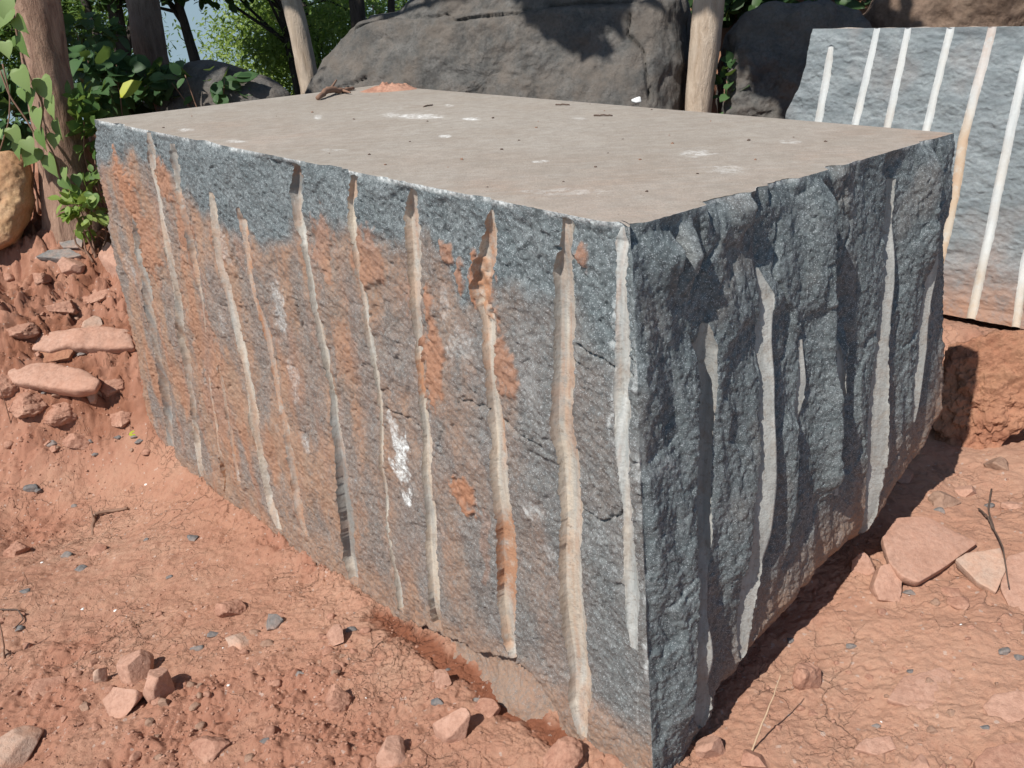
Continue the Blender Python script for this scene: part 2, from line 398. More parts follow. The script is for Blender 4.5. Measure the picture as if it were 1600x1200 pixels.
for x, y, Y in ((1500, 775, 2.53), (1590, 705, 2.74), (1680, 680, 2.85), (1505, 650, 3.12), (1590, 620, 3.25), (1700, 600, 3.35), (1530, 540, 3.32), (1620, 545, 3.3), (1800, 540, 3.3)):
    ctl.append(tuple(aty(x, y, Y)))
ctl += [(2.06, 3.76, .10), (2.18, 3.64, .095), (2.29, 3.53, .09), (2.47, 3.36, .09), (2.4, 4.0, .13), (2.8, 3.5, .12), (-3, 7, .75), (-1.5, 6.3, .6), (-.3, 6.2, .4), (1, 6.5, .25), (3, 6, .5), (2, 5, .15), (1.3, 4.4, .05), (4.5, 6.6, 2.3), (2.6, 7.4, 2.2), (1.2, 7.8, 1.9), (0, 9, .6), (-5, 9, .4), (-6, 5, .4), (5, 4, .5), (-3.4, 3.6, -.3), (-3.1, 4.6, .3), (6, 9, 2.2), (-2, 12, -.8), (2, 12, .3), (-8, 13, -1.2), (8, 13, 2.), (-6, 1, -.7), (6, 0, .3), (0, -2, -.4)]
ctl = np.array(ctl)
def _phi(r2): return .5*r2*np.log(r2+1e-9)
_d2 = ((ctl[:, None, :2]-ctl[None, :, :2])**2).sum(-1); _n = len(ctl)
_A = np.zeros((_n+3, _n+3)); _A[:_n, :_n] = _phi(_d2)+np.eye(_n)*.004; _A[:_n, _n] = 1; _A[:_n, _n+1:] = ctl[:, :2]; _A[_n:, :_n] = _A[:_n, _n:].T
_w = np.linalg.solve(_A, np.r_[ctl[:, 2], 0, 0, 0])
def h_base(x, y):
    x = np.asarray(x, float); y = np.asarray(y, float); sh = x.shape; x = np.clip(x.ravel(), -9, 9); yy = y.ravel(); y = np.clip(yy, -3, 14)
    z = np.full(x.shape, _w[_n])+_w[_n+1]*x+_w[_n+2]*y
    for (a, b, _), w in zip(ctl, _w[:_n]): z += w*_phi((x-a)**2+(y-b)**2)
    z = np.clip(z, -2.5, 3)
    return (z-np.maximum(yy-13, 0)*.25).reshape(sh)
# block corners (needed for the trough of wet soil)
H = 1.2
N0 = atz(985, 355, H); L0 = atz(148, 187, H); R0 = atz(1490, 208, H); B0 = atz(590, 133, H)
dL = nrm(L0-N0); LENL = np.linalg.norm(L0-N0); dR = nrm(R0-N0); LENR = np.linalg.norm(R0-N0)
nL = nrm(np.cross(dL, [0, 0, 1.])); nL = nL if nL[1] < 0 else -nL           # outward normals
NB = N0-dL*.085; NB = np.array([NB[0], NB[1], -.2])
nR = np.cross(dR, NB-N0); nR = nrm(nR); nR = nR if nR[0] > 0 else -nR
def fL(x, y):
    p = atplane(x, y, N0, nL); return (p-N0) @ dL, p[2]
def fR(x, y):
    p = atplane(x, y, N0, nR); return (p-N0) @ dR, p[2]
def blob(x, y, cx, cy, rx, ry): return np.exp(-(((x-cx)/rx)**2+((y-cy)/ry)**2))
def g_at(px, py):
    d = ray(px, py); t0, t1 = .8, 14.; ts = np.linspace(t0, t1, 600); p = CAM+d*ts[:, None]
    u = np.nonzero(p[:, 2] < h_base(p[:, 0], p[:, 1]))[0]
    if len(u) == 0: return p[-1]
    return p[u[0]]
ROUGHSPOTS = [(*g_at(a, b)[:2], r) for a, b, r in ((60, 1120, .30), (330, 1110, .30), (460, 1090, .22), (120, 1010, .2), (250, 1180, .25), (560, 1170, .25), (380, 820, .0), (50, 830, .28), (480, 1150, .2), (450, 840, .16), (500, 880, .12), (30, 720, .3), (150, 650, .3), (60, 470, .35), (170, 450, .3), (1560, 640, .3))]
WET = [g_at(*q)[:2] for q in ((595, 965), (680, 1020), (760, 1075), (830, 1125), (880, 1150))]
def segdist(x, y, pts):
    d = np.full(np.shape(x), 9.)
    for a, b in zip(pts[:-1], pts[1:]):
        v = b-a; t = np.clip(((x-a[0])*v[0]+(y-a[1])*v[1])/(v @ v), 0, 1); d = np.minimum(d, np.hypot(x-a[0]-t*v[0], y-a[1]-t*v[1]))
    return d
def ground(x, y, full=False):
    z = h_base(x, y)
    rough = .03+0*x
    for a, b, r in ROUGHSPOTS:
        if r > 0: rough = np.maximum(rough, blob(x, y, a, b, r*.8, r*.8))
    rough = np.clip(rough*(1+.9*fbm(x*6, y*6, 3, 5)), 0, 1)
    bank = ss(3.9, 4.3, y)*ss(-1.5, -1.9, x); rough = np.maximum(rough, bank*(.75+.4*fbm(x*5, y*5, 2, 8)))
    upper = ss(3.6, 4.2, y+.5*np.abs(x)*0)*ss(1.2, 1.6, x); rough = np.maximum(rough, .35*upper)
    rough = np.clip(rough, 0, 1)
    w1 = worley(x*19+fbm(x*9, y*9, 2, 3)*.5, y*19, 1); w2 = worley(x*46, y*46, 2)
    clod = np.clip(1-w1[0]*1.35, 0, 1)**.7*(.3+.7*_ang[w1[2]]/6.28); clod2 = np.clip(1-w2[0]*1.3, 0, 1)**.8*(_ang[w2[2]]/6.28)
    z = z+.035*fbm(x*2.1, y*2.1, 3, 1)*(.35+rough)+.017*fbm(x*8, y*8, 4, 2)*(.5+rough)
    z = z+rough*(.036*(1-.7*bank)*(clod-.35)+.055*bank*chips(x*8+.5*fbm(x*9, y*9, 2, 21), y*10+.5*fbm(x*9, y*9, 2, 22), 3, 1.)+.04*bank*chips(x*21, y*25, 4, 1.)+.016*(clod2-.3)+.009*rid(x*48, y*48, 3, 19))+.0035*fbm(x*45, y*45, 3, 9)
    # dried crust: plates with curled edges and open cracks
    qx = x+.05*fbm(x*7, y*7, 3, 12)+.012*fbm(x*31, y*31, 2, 13); qy = y+.05*fbm(x*7, y*7, 3, 14)+.012*fbm(x*31, y*31, 2, 15)
    a1 = worley(qx*9.5, qy*9.5, 4); a2 = worley(qx*24, qy*24, 5)
    e1 = (a1[1]-a1[0])/9.5; e2 = (a2[1]-a2[0])/24
    crust = np.clip((1-rough*1.4)*(.55+.9*fbm(x*2.5, y*2.5, 2, 17)), 0, 1)*ss(.8, .3, x)
    cr2 = np.clip((1-rough*1.4)*(.25+.9*fbm(x*3.1, y*3.1, 2, 18)), 0, 1)
    z = z-crust*.012*ss(.0055, .001, e1)*ss(-.35, .1, fbm(x*6, y*6, 2, 41))-np.maximum(crust, cr2)*.009*ss(.0045, .001, e2)*ss(-.15, .2, fbm(x*5, y*5, 2, 42))
    z = z+crust*.003*ss(.03, .004, e2)*(_ang[a2[2]]/6.28)+crust*.004*(_ang[a1[2]]/6.28-.5)
    # thin flakes: terraces with steep little steps
    fl = fbm(qx*11, qy*15, 3, 51); z = z+(1-rough)*.0024*(ss(.05, .075, fl)+ss(.3, .32, fl)+ss(-.25, -.23, fl))
    dw = segdist(x, y, WET); wet = ss(.07, .015, dw+.035*fbm(x*16, y*16, 4, 61))
    z = z-.022*wet
    # hollow under the undercut on the right and soil heaped against the left face
    s = (x-N0[0])*dL[0]+(y-N0[1])*dL[1]; o = (x-N0[0])*nL[0]+(y-N0[1])*nL[1]
    heap = ss(.12, .0, np.abs(o))*ss(1.15, 1.35, s)*ss(3.3, 2.6, s); z = z+heap*(.02+.02*fbm(x*25, y*25, 3, 71))
    if not full: return z
    dust = np.clip(.45*fbm(x*1.3, y*1.3, 3, 31)+.35*ss(.6, 1.2, x), 0, .8)*(1-rough)
    far = ss(6.2, 8.5, y)
    bk = np.maximum(bank*ss(-.3, .3, fbm(x*4, y*4, 3, 33)), .6*upper)
    return z, rough*.75, dust, wet, far, bk
def gz(x, y): return float(ground(np.array([x]), np.array([y]))[0])
def gpt(px, py):
    """survey a point of the ground seen in the photograph"""
    d = ray(px, py); ts = np.linspace(1.2, 12., 1400); p = CAM+d*ts[:, None]
    u = np.nonzero(p[:, 2] < h_base(p[:, 0], p[:, 1])+.002)[0]; q = p[u[0]] if len(u) else p[-1]
    return np.array([q[0], q[1], gz(q[0], q[1])])

def build_ground():
    ox, oy = 0., -1.
    th = np.linspace(R(-62), R(62), 1250)
    th = np.sign(th)*np.abs(th)/R(62)*(.62+.38*(np.abs(th)/R(62))**2)*R(62)
    r = np.r_[np.linspace(.6, 2.15, 40, endpoint=False), np.linspace(2.15, 4.0, 560, endpoint=False), np.linspace(4.0, 7.2, 430, endpoint=False), np.linspace(7.2, 14, 120, endpoint=False), np.geomspace(14, 150, 40)]
    X = ox+r[:, None]*np.sin(th)[None]; Y = oy+r[:, None]*np.cos(th)[None]
    z, ro, du, we, fa, bk = ground(X, Y, True)
    V = np.stack([X, Y, z], -1).reshape(-1, 3)
    me = mesh('ground', V, gridF(len(r), len(th)), dict(rough=ro, dust=du, wet=we, grass=fa, bank=bk))
    link('ground', me, None, M['soil'], kind='structure')
build_ground()

# ------------------------------------------------------------------ the quarried block
def poly(pts, f):
    q = np.array([(*f(a, b), w, a, b) for a, b, w in pts]); return q
def half_width(px_w, px, py, plane, n):
    return np.linalg.norm(atplane(px+px_w/2, py, plane, n)-atplane(px-px_w/2, py, plane, n))/2
GL = [  # grooves in the left face: photo x, y, width; then colour along it
 ([(210, 335, 3), (214, 365, 12), (218, 393, 13), (228, 433, 12), (237, 493, 11), (247, 557, 11), (259, 643, 11), (268, 712, 8)], 'g'),
 ([(233, 206, 5), (236, 225, 9), (237, 243, 10), (238, 270, 6), (250, 333, 6), (265, 400, 9), (275, 460, 11), (284, 533, 11), (299, 625, 10), (306, 698, 9), (318, 758, 6)], 'c'),
 ([(267, 224, 5), (269, 240, 9), (278, 300, 9), (291, 345, 9), (303, 395, 9), (315, 457, 5), (322, 520, 2)], 'g'),
 ([(328, 585, 2), (344, 700, 3), (352, 735, 10), (362, 778, 9)], 'm'),
 ([(333, 298, 5), (336, 315, 11), (340, 347, 12), (348, 407, 12), (360, 460, 11), (377, 543, 11), (384, 570, 10), (396, 636, 12), (411, 717, 12), (424, 779, 12), (438, 829, 7)], 'c'),
 ([(345, 570, 2), (352, 610, 5), (360, 654, 6), (378, 753, 4)], 'm'),
 ([(375, 325, 6), (379, 345, 13), (383, 367, 11), (393, 420, 9), (403, 470, 7), (415, 512, 10), (423, 553, 9), (437, 625, 10), (451, 680, 11), (466, 772, 11), (478, 836, 6)], 'm'),
 ([(462, 257, 18), (461, 303, 18), (468, 347, 15), (477, 387, 9), (488, 443, 11), (500, 515, 11), (514, 599, 11), (523, 665, 14), (532, 731, 16), (541, 808, 17), (547, 882, 16), (552, 912, 12)], 'cg'),
 ([(554, 274, 12), (552, 317, 14), (555, 353, 13), (563, 413, 8), (575, 487, 7), (587, 570, 8), (592, 623, 7), (598, 727, 5), (605, 810, 3), (617, 872, 6), (625, 922, 9), (628, 957, 8)], 'c'),
 ([(642, 297, 14), (638, 337, 22), (642, 393, 20), (643, 437, 18), (648, 487, 16), (652, 537, 14), (655, 575, 13), (661, 614, 13), (667, 685, 14), (671, 768, 12), (677, 852, 14), (684, 914, 15), (686, 980, 14)], 'c'),
 ([(766, 327, 4), (763, 360, 18), (760, 393, 26), (753, 453, 28), (762, 507, 24), (767, 553, 21), (769, 585, 20), (775, 643, 24), (782, 706, 24), (790, 810, 25), (792, 885, 25), (792, 956, 23), (797, 1016, 18), (806, 1046, 4)], 'cm'),
 ([(884, 343, 16), (882, 387, 19), (877, 427, 30), (880, 487, 32), (882, 553, 33), (884, 617, 34), (886, 685, 33), (892, 810, 29), (894, 935, 29), (897, 1018, 29), (900, 1054, 28), (904, 1112, 25), (910, 1157, 8)], 'c'),
 ([(968, 355, 8), (967, 380, 24), (968, 407, 20), (967, 447, 15), (972, 503, 20), (972, 553, 23), (971, 617, 24), (975, 685, 21), (982, 789, 14), (986, 893, 18), (992, 977, 16), (994, 1012, 8)], 'w')]
GR = [
 ([(1105, 505, 6), (1107, 548, 26), (1107, 613, 25), (1103, 690, 23), (1100, 780, 27), (1093, 873, 27), (1086, 967, 24), (1084, 1060, 27), (1087, 1105, 22), (1089, 1135, 5)], 'r'),
 ([(1190, 420, 4), (1195, 462, 22), (1193, 527, 22), (1189, 592, 22), (1185, 680, 20), (1177, 757, 27), (1168, 850, 27), (1161, 943, 21), (1157, 1005, 14), (1155, 1030, 4)], 'r'),
 ([(1251, 530, 3), (1247, 600, 13), (1241, 652, 10), (1236, 733, 12), (1235, 803, 12), (1228, 855, 4)], 'r'),
 ([(1311, 510, 3), (1308, 613, 9), (1306, 696, 12), (1304, 740, 13), (1303, 775, 5)], 'r'),
 ([(1400, 280, 10), (1393, 375, 15), (1384, 462, 15), (1371, 548, 17), (1363, 635, 21), (1359, 700, 24), (1358, 745, 22), (1352, 803, 14), (1351, 838, 4)], 'r'),
 ([(1451, 340, 9), (1445, 440, 10), (1434, 548, 12), (1423, 613, 10), (1421, 660, 4)], 'r')]
def face_cols(z, smin, smax, grooves, f, plane, n, step, deep=1.02):
    """grid columns that follow the edges of the drill holes"""
    it = []
    for k, (pts, kind) in enumerate(grooves):
        q = np.array([(*f(a, b), half_width(w, a, b, plane, n)) for a, b, w in pts]); q = q[np.argsort(q[:, 1])]
        zz = np.clip(z, q[0, 1], q[-1, 1]); sc = np.interp(zz, q[:, 1], q[:, 0])
        sc = sc+np.where(z < q[0, 1], (z-q[0, 1])*(q[0, 0]-q[1, 0])/(q[0, 1]-q[1, 1]), 0)*.7
        hw = np.interp(zz, q[:, 1], q[:, 2])
        l = hw*(1+.07*n2(z*8, z*0+k*3.3, 3)+.025*n2(z*34, z*0+k*5.1, 4)+.012*n2(z*90, z*0+k, 7))+.0004; r = hw*(1+.07*n2(z*8, z*0+k*4.3, 5)+.025*n2(z*34, z*0+k*6.1, 6)+.012*n2(z*90, z*0+k, 8))+.0004
        on = (z > q[0, 1]) & (z < q[-1, 1]); l = np.where(on, l, .0012); r = np.where(on, r, .0012)
        wk = .8 if kind == 'r' else 1.; l = l*wk; r = r*wk; hw = hw*wk
        it.append((q[:, 0].mean(), k, sc-l, sc+r, on, max(q[:, 2].max()*deep, .016), hw))
    it.sort(key=lambda t: t[0])
    K = [smin+0*z]
    for t in it: K += [t[2], t[3]]
    K.append(smax+0*z); K = np.stack(K, 1)
    for j in range(1, K.shape[1]-1): K[:, j] = np.maximum(K[:, j], K[:, j-1]+.0008)
    for j in range(K.shape[1]-2, 0, -1): K[:, j] = np.minimum(K[:, j], K[:, j+1]-.0008)
    S_, owner = [], []
    for j in range(K.shape[1]-1):
        m = np.median(K[:, j+1]-K[:, j]); c = int(max(4, round(m/step(.5*np.median(K[:, j+1]+K[:, j])))))
        g = j//2 if j % 2 else -1                                      # odd intervals are grooves
        if g >= 0: c = max(c, 11)
        tt = np.linspace(0, 1, c, endpoint=False)
        if g >= 0: tt = .5-.5*np.cos(np.pi*tt)*(.35+.65*np.abs(np.cos(np.pi*tt)))**.0
        S_.append(K[:, j:j+1]+tt[None]*(K[:, j+1:j+2]-K[:, j:j+1])); owner += [g]*c
    S_.append(K[:, -1:]); S_ = np.concatenate(S_, 1)
    return S_, np.array(owner), it
def carve(S_, z, d, owner, it, mode=0):
    gid = np.full(d.shape, -1, np.int16); fid = np.full((d.shape[0]-1, d.shape[1]-1), -1, int)
    for g, (_, k, l, r, on, rad, hs) in enumerate(it):
        c = np.nonzero(owner == g)[0]; a, b = c[0], c[-1]+1
        s0, s1 = S_[:, a:a+1], S_[:, b:b+1]; hw = .5*(s1-s0); u = (S_[:, a:b+1]-.5*(s0+s1))
        u = u/hw*np.minimum(hs, rad*.998)[:, None]; hh = np.minimum(hs, rad*.998)[:, None]; cc = np.sqrt(rad**2-hh**2); cutd = cc-np.sqrt(np.maximum(rad**2-np.minimum(np.abs(u), hh)**2, 0))
        sm_ = np.median(s0)
        if mode > 0 or (mode < 0 and .1 < sm_ < 1.45):                                                       # hole broken obliquely: steep side toward -mode, open side toward +mode
            v = mode*u/np.maximum(hh, 1e-5)
            cutd = hh*.8*(.42-np.sqrt(np.maximum(2.02-(np.clip(v, -1, 1)+.35)**2, 0))) if mode < 0 else hh*(-.6+1.15*(np.clip(v*.5+.5, 0, 1))**1.6)
        cutd = cutd+.0004*fbm(S_[:, a:b+1]*90, z[:, None]*90, 2, 8)
        dd = d[:, a:b+1]; w_ = on[:, None] & (np.arange(a, b+1) > a)[None] & (np.arange(a, b+1) < b)[None]
        hk = np.hanning(61)/np.hanning(61).sum(); e0, e1 = (np.convolve(np.pad(q, 30, mode='edge'), hk, 'valid')[:, None] for q in (dd[:, 0], dd[:, -1]))
        wl_ = (np.arange(b+1-a)/(b-a))[None]; d[:, a:b+1] = np.where(w_, cutd+(e0*(1-wl_)+e1*wl_ if mode <= 0 else e0), dd)
        gid[:, a:b+1] = np.where(on[:, None], k, gid[:, a:b+1])
        onf = on[:-1] & on[1:]; fid[:, a:b] = np.where(onf[:, None], k, -1)
    return d, gid, fid
def sN(z): return -.061*(H-z)
SLz = np.array([fL(*p) for p in ((148, 190), (151, 230), (160, 290), (180, 400), (203, 500), (222, 600), (238, 695), (245, 760))])
SLz = SLz[np.argsort(SLz[:, 1])]
def sL(z): return np.interp(z, SLz[:, 1], SLz[:, 0])
SRz = np.array([fR(*p) for p in ((1490, 208), (1480, 300), (1474, 345), (1479, 440), (1480, 530), (1477, 600), (1464, 660), (1440, 740), (1425, 775))])
SRz = SRz[np.argsort(SRz[:, 1])]
def sR(z): return np.interp(z, SRz[:, 1], SRz[:, 0])

def build_block():
    org = np.array([(N0+B0)[0]/2, (N0+B0)[1]/2, -.4])
    root = empty('granite_block', org, 'huge rough grey stone block with drill grooves down its sides and flat dusty top', 'stone block')
    z = np.r_[H-np.array([0, .0015, .004, .0075]), np.linspace(H-.011, -.9, 545)]
    nz = len(z)
    Z = z[:, None]
    # left face
    SL_, ownL, itL = face_cols(z, sN(z), sL(z), GL, fL, N0, nL, lambda s: .0027+.0009*s)
    ZL = Z+0*SL_
    up = ss(.22, .0, H-ZL)
    def rockL(s, zz):
        d = .016*fbm(s*1.7, zz*1.5, 3, 101)+.010*fbm(s*6, zz*4.2, 3, 102)
        f = fbm(s*15+.3*zz, zz*11, 4, 103); d = d+.0045*f
        a = .55; xs = s*math.cos(a)+zz*math.sin(a); ys = -s*math.sin(a)+zz*math.cos(a)
        wx = .35*fbm(s*20, zz*20, 2, 106); d = d+.0042*chips(xs*13+wx, ys*24+wx, 3, 1.)+.0030*chips(xs*34+wx, ys*62-wx, 4, 1.)+.0020*chips(xs*80+wx, ys*130-wx, 6, 1.)
        d = d+.0022*rid(s*34+6*zz, zz*30, 3, 104)+.0016*fbm(s*95, zz*95, 2, 105)
        # flat spalled facets of the upper band
        w = worley(s*6.5+fbm(s*8, zz*8, 2, 1)*.3, zz*8.5, 7); d = d+.007*(_ang[w[2]]/6.28-.5)*ss(.0, .08, w[1]-w[0])
        return d
    d = rockL(SL_, ZL)*ss(-.002, .03, H-ZL)
    nk = fbm(SL_*6.5, ZL*0+5, 4, 161); d = d-.016*ss(.12, .55, nk)*ss(.035+.03*nk, .0, H-ZL)
    d = d-.007*ss(.5, .8, fbm(SL_*12, ZL*15, 3, 171))-.0025*ss(.4, .6, fbm(SL_*40, ZL*44, 2, 172))
    for pl in ([(462, 478), (468, 520), (480, 565), (486, 600)], [(905, 538), (935, 556), (985, 590)], [(868, 385), (890, 400), (912, 436)], [(600, 640), (640, 655), (690, 700)], [(300, 480), (312, 560), (330, 640)], [(890, 790), (940, 815), (980, 800)], [(405, 640), (410, 690), (416, 720)], [(720, 620), (760, 640), (850, 700)], [(985, 565), (1000, 575)], [(575, 300), (590, 330), (596, 345)]):
        Q = np.array([fL(*p) for p in pl]); wx_ = SL_+.012*fbm(SL_*25, ZL*25, 3, 173); wz_ = ZL+.012*fbm(SL_*25, ZL*25, 3, 174)
        d = d-.012*ss(.006, .0015, segdist(wx_, wz_, Q))
    # masks, surveyed from the photograph
    rust = np.zeros_like(d); mud = np.zeros_like(d); chalk = np.zeros_like(d)
    wob = .05*fbm(SL_*7, ZL*5, 4, 111); wobs = .035*fbm(SL_*9, ZL*5, 3, 112)
    irr = .42*fbm(SL_*20, ZL*11, 3, 117)+.30*fbm(SL_*65, ZL*42, 3, 118)
    bl = np.array([fL(*p) for p in ((152, 270), (195, 235), (262, 270), (330, 330), (400, 385), (470, 345), (545, 350), (600, 385), (660, 350), (720, 470), (760, 450), (830, 470), (900, 460), (940, 520), (1000, 560))])
    bl = bl[np.argsort(bl[:, 0])]
    band = np.interp(SL_, bl[:, 0], bl[:, 1])
    rust = ss(.03, -.05, ZL-band+wob*1.2+.03*irr)
    fade = np.interp(SL_, [0, .3, .75, 1.3, 2., 3.2], [.16, .40, .70, .97, 1., .95])
    rust = rust*fade*(.55+.75*ss(-.3, .45, fbm(SL_*6, ZL*2.2, 4, 113)))
    def B(lst, arr, amp=1.):
        for px, py, rx, ry, a in lst:
            s0, z0 = fL(px, py); s1, _ = fL(px+rx, py); _, z1 = fL(px, py+ry)
            v = blob(SL_+wobs, ZL+wob, s0, z0, abs(s1-s0)+1e-4, abs(z1-z0)+1e-4)
            arr[:] = np.maximum(arr, a*ss(.40, .66, v+irr*ss(.02, .3, v))*amp)
    B([(200, 290, 12, 55, 1), (212, 320, 10, 40, .9), (255, 285, 14, 30, .8), (290, 370, 14, 70, .7), (232, 380, 14, 60, .8), (340, 600, 16, 130, .55), (310, 520, 12, 90, .55), (753, 440, 22, 58, 1), (782, 560, 20, 60, .75),
       (690, 395, 8, 20, .8), (712, 430, 10, 25, .8), (675, 560, 18, 75, .85), (672, 490, 8, 40, .8), (724, 775, 20, 38, 1), (906, 400, 18, 32, .75), (500, 380, 20, 50, .55), (575, 400, 22, 50, .6), (545, 560, 25, 60, .3), (760, 850, 10, 60, .3), (640, 470, 14, 40, .4)], mud)
    B([(625, 715, 14, 45, 1), (636, 768, 14, 12, 1), (612, 660, 10, 20, .6), (440, 490, 10, 40, .75), (455, 590, 8, 30, .5), (480, 695, 8, 12, .6), (835, 800, 18, 12, .7), (855, 860, 16, 12, .5), (715, 540, 22, 25, .45), (690, 470, 10, 30, .5), (205, 420, 10, 20, .35), (830, 600, 22, 40, .3), (960, 480, 5, 60, .8), (958, 640, 5, 60, .9), (352, 390, 8, 30, .5), (350, 510, 7, 18, .5), (1000, 1100, 3, 40, .4)], chalk)
    chalk *= np.where(np.abs(SL_-fL(625, 715)[0]) < .16, 1, .55)
    mud = np.maximum(mud, .62*ss(.0, .5, fbm(SL_*8, ZL*2.1, 4, 119)+.25*irr)*ss(.05, -.10, ZL-band+wob)*np.interp(SL_, [0, 1, 1.6, 2.2, 3.3], [.0, .12, .6, 1, .85]))
    edge = ss(.016, .003, H-ZL)*ss(-.3, .1, fbm(SL_*9, ZL*0, 3, 115)); chalk = np.maximum(chalk, edge*.95)
    cn = ss(.014, .003, np.abs(SL_-sN(ZL)))*ss(-.1, .3, fbm(ZL*9, ZL*0+3, 3, 116)); chalk = np.maximum(chalk, cn*.6)
    lowz = np.interp(SL_, [0, 1., 2.2, 3.3], [-.13, -.22, -.38, -.52]); rust = np.maximum(rust, .92*ss(.16, -.02, ZL-lowz+wob))
    d = d+.010*mud*(.4+.6*fbm(SL_*28, ZL*28, 3, 120))*ss(.5, .9, mud)+.004*mud
    # overhang lip low on the face, and the broken toe under it
    lp = np.array([fL(*p) for p in ((640, 968), (690, 990), (740, 1012), (800, 1030), (830, 1050), (870, 1110))]); lp = lp[np.argsort(lp[:, 0])]
    lz = np.interp(SL_, lp[:, 0], lp[:, 1]); inl = ss(lp[0, 0]-.02, lp[0, 0]+.03, SL_)*ss(lp[-1, 0]+.03, lp[-1, 0]-.02, SL_)
    below = lz-ZL+.012*fbm(SL_*14, ZL*3, 2, 130); d = d-inl*.035*ss(0, .006, below)*ss(.16, .02, below)+inl*.05*ss(.05, .2, below)
    lp2 = np.array([fL(*p) for p in ((236, 700), (262, 712), (300, 742), (345, 775), (400, 805))]); lp2 = lp2[np.argsort(lp2[:, 0])]
    lz2 = np.interp(SL_, lp2[:, 0], lp2[:, 1]); in2 = ss(lp2[0, 0]-.03, lp2[0, 0]+.05, SL_)
    d = d-in2*.05*ss(0, .05, lz2-ZL)
    cp, zp = fL(765, 342); 
    d, gid, fidL = carve(SL_, z, d, ownL, itL, -1)
    # soil packed into some of the holes
    d = np.where((gid >= 0) & (mud > .5), d+.012*ss(.5, .95, mud)*(.6+.5*fbm(SL_*40, ZL*40, 2, 140)), d)
    dark = np.zeros_like(d); cream = np.zeros_like(d); gm = np.zeros_like(d)
    for k, (pts, kd) in enumerate(GL):
        m = gid == k; nn = fbm(ZL[m]*2.6, SL_[m]*55+k*3, 4, 150)
        dark[m] = np.clip(.45+.6*nn, 0, 1) if kd == 'g' else np.clip(.12+.8*nn, 0, .7)*(kd != 'w')
        cream[m] = np.clip({'c': .75, 'cm': .7, 'cg': .45, 'w': .18, 'g': .3, 'm': .55}[kd]+.9*fbm(ZL[m]*2.5, SL_[m]*40+k, 4, 151), 0, 1)
        gm[m] = np.clip({'m': .75, 'cm': .32, 'c': .12, 'cg': .12, 'w': -.1, 'g': .2}[kd]+.9*fbm(ZL[m]*3, SL_[m]*45+k*2, 4, 152), 0, 1)
    gm = np.maximum(gm, mud)
    for px, py, rx, ry, which, a in ((792, 885, 30, 75, 'm', .95), (462, 285, 22, 26, 'd', .9), (462, 268, 22, 12, 'm', .7), (555, 300, 16, 25, 'm', .5), (541, 820, 26, 80, 'd', .75), (652, 520, 22, 40, 'd', .5), (868, 560, 7, 130, 'd', .6), (655, 595, 20, 25, 'm', 1), (880, 440, 24, 80, 'd', .45), (886, 600, 12, 20, 'm', .6), (888, 680, 8, 50, 'm', .5), (905, 1110, 14, 30, 'm', .5), (235, 240, 12, 35, 'd', .3), (370, 480, 6, 25, 'd', .6)):  # tall narrow dark blob on the widest groove paints the shadow along its left wall
        s0, z0 = fL(px, py); s1, _ = fL(px+rx, py); _, z1 = fL(px, py+ry)
        v = a*ss(.25, .6, blob(SL_, ZL+wob*.5, s0, z0, abs(s1-s0), abs(z1-z0)))
        if which == 'm': gm = np.maximum(gm, v)
        else: dark = np.maximum(dark, v); cream = cream*(1-v)
    PL = N0+SL_[..., None]*dL; PL[..., 2] = ZL
    # right face
    SR_, ownR, itR = face_cols(z, (-.061*(H-z))*(dL @ dR), sR(z), GR, fR, N0, nR, lambda s: .0029)
    ZR = Z+0*SR_
    def rockR(s, zz):
        d = .014*fbm(s*2.2, zz*1.6, 3, 201)+.023*fbm(s*6.5+.8*zz, zz*1.0, 3, 202)
        w = worley(s*4.5+.35*fbm(s*5, zz*5, 3, 2), zz*2.2+.3*fbm(s*4, zz*4, 2, 3), 9)
        d = d+.018*(_ang[w[2]]/6.28-.5)*ss(.0, .10, w[1]-w[0])
        wx = .35*fbm(s*18, zz*18, 2, 206); d = d+.0026*chips(s*11+wx, zz*7+wx, 5, 1.)+.0016*chips(s*27+wx, zz*16-wx, 6, 1.)+.0017*chips(s*70+wx, zz*50-wx, 8, 1.)
        d = d+.0012*chips(s*130, zz*110, 9, 1.)+.0022*fbm(s*16, zz*9, 4, 203)+.0008*rid(s*36, zz*30, 3, 204)+.0012*fbm(s*110, zz*100, 2, 205)
        return d
    dr = rockR(SR_, ZR)
    # smoother conchoidal scoop near the top, then the vertical steps that shade what is right of them
    for px, py, rx, ry, a in ((1150, 390, 80, 60, -.018), (1230, 350, 35, 60, -.012), (1080, 420, 30, 60, .014), (1140, 600, 30, 120, .012)):
        s0, z0 = fR(px, py); s1, _ = fR(px+rx, py); _, z1 = fR(px, py+ry); dr = dr+a*blob(SR_, ZR, s0, z0, abs(s1-s0), abs(z1-z0))
    for (xa, ya, xb, yb, amp, wd) in ((1283, 290, 1288, 760, .030, .17), (1088, 540, 1068, 1120, .020, .10), (1190, 560, 1150, 900, .016, .08), (1235, 640, 1215, 880, .016, .08), (1320, 520, 1300, 760, .018, .10), (1452, 240, 1440, 420, .022, .06), (1080, 360, 1078, 440, .028, .05), (1048, 370, 1052, 425, .03, .04), (1175, 285, 1168, 360, .022, .05)):
        a = fR(xa, ya); b = fR(xb, yb); tt = np.clip((ZR-b[1])/(a[1]-b[1]), 0, 1)
        sc = b[0]+(a[0]-b[0])*tt+.012*fbm(ZR*7, SR_*2+xa, 3, 210); on = ss(b[1]-.05, b[1]+.06, ZR)*ss(a[1]+.03, a[1]-.05, ZR)
        q = SR_-sc; dr = dr+1.35*on*amp*(ss(-.10, 0, q)*ss(.012, 0, q)-.9*ss(0, .012, q)*ss(wd, .02, q))
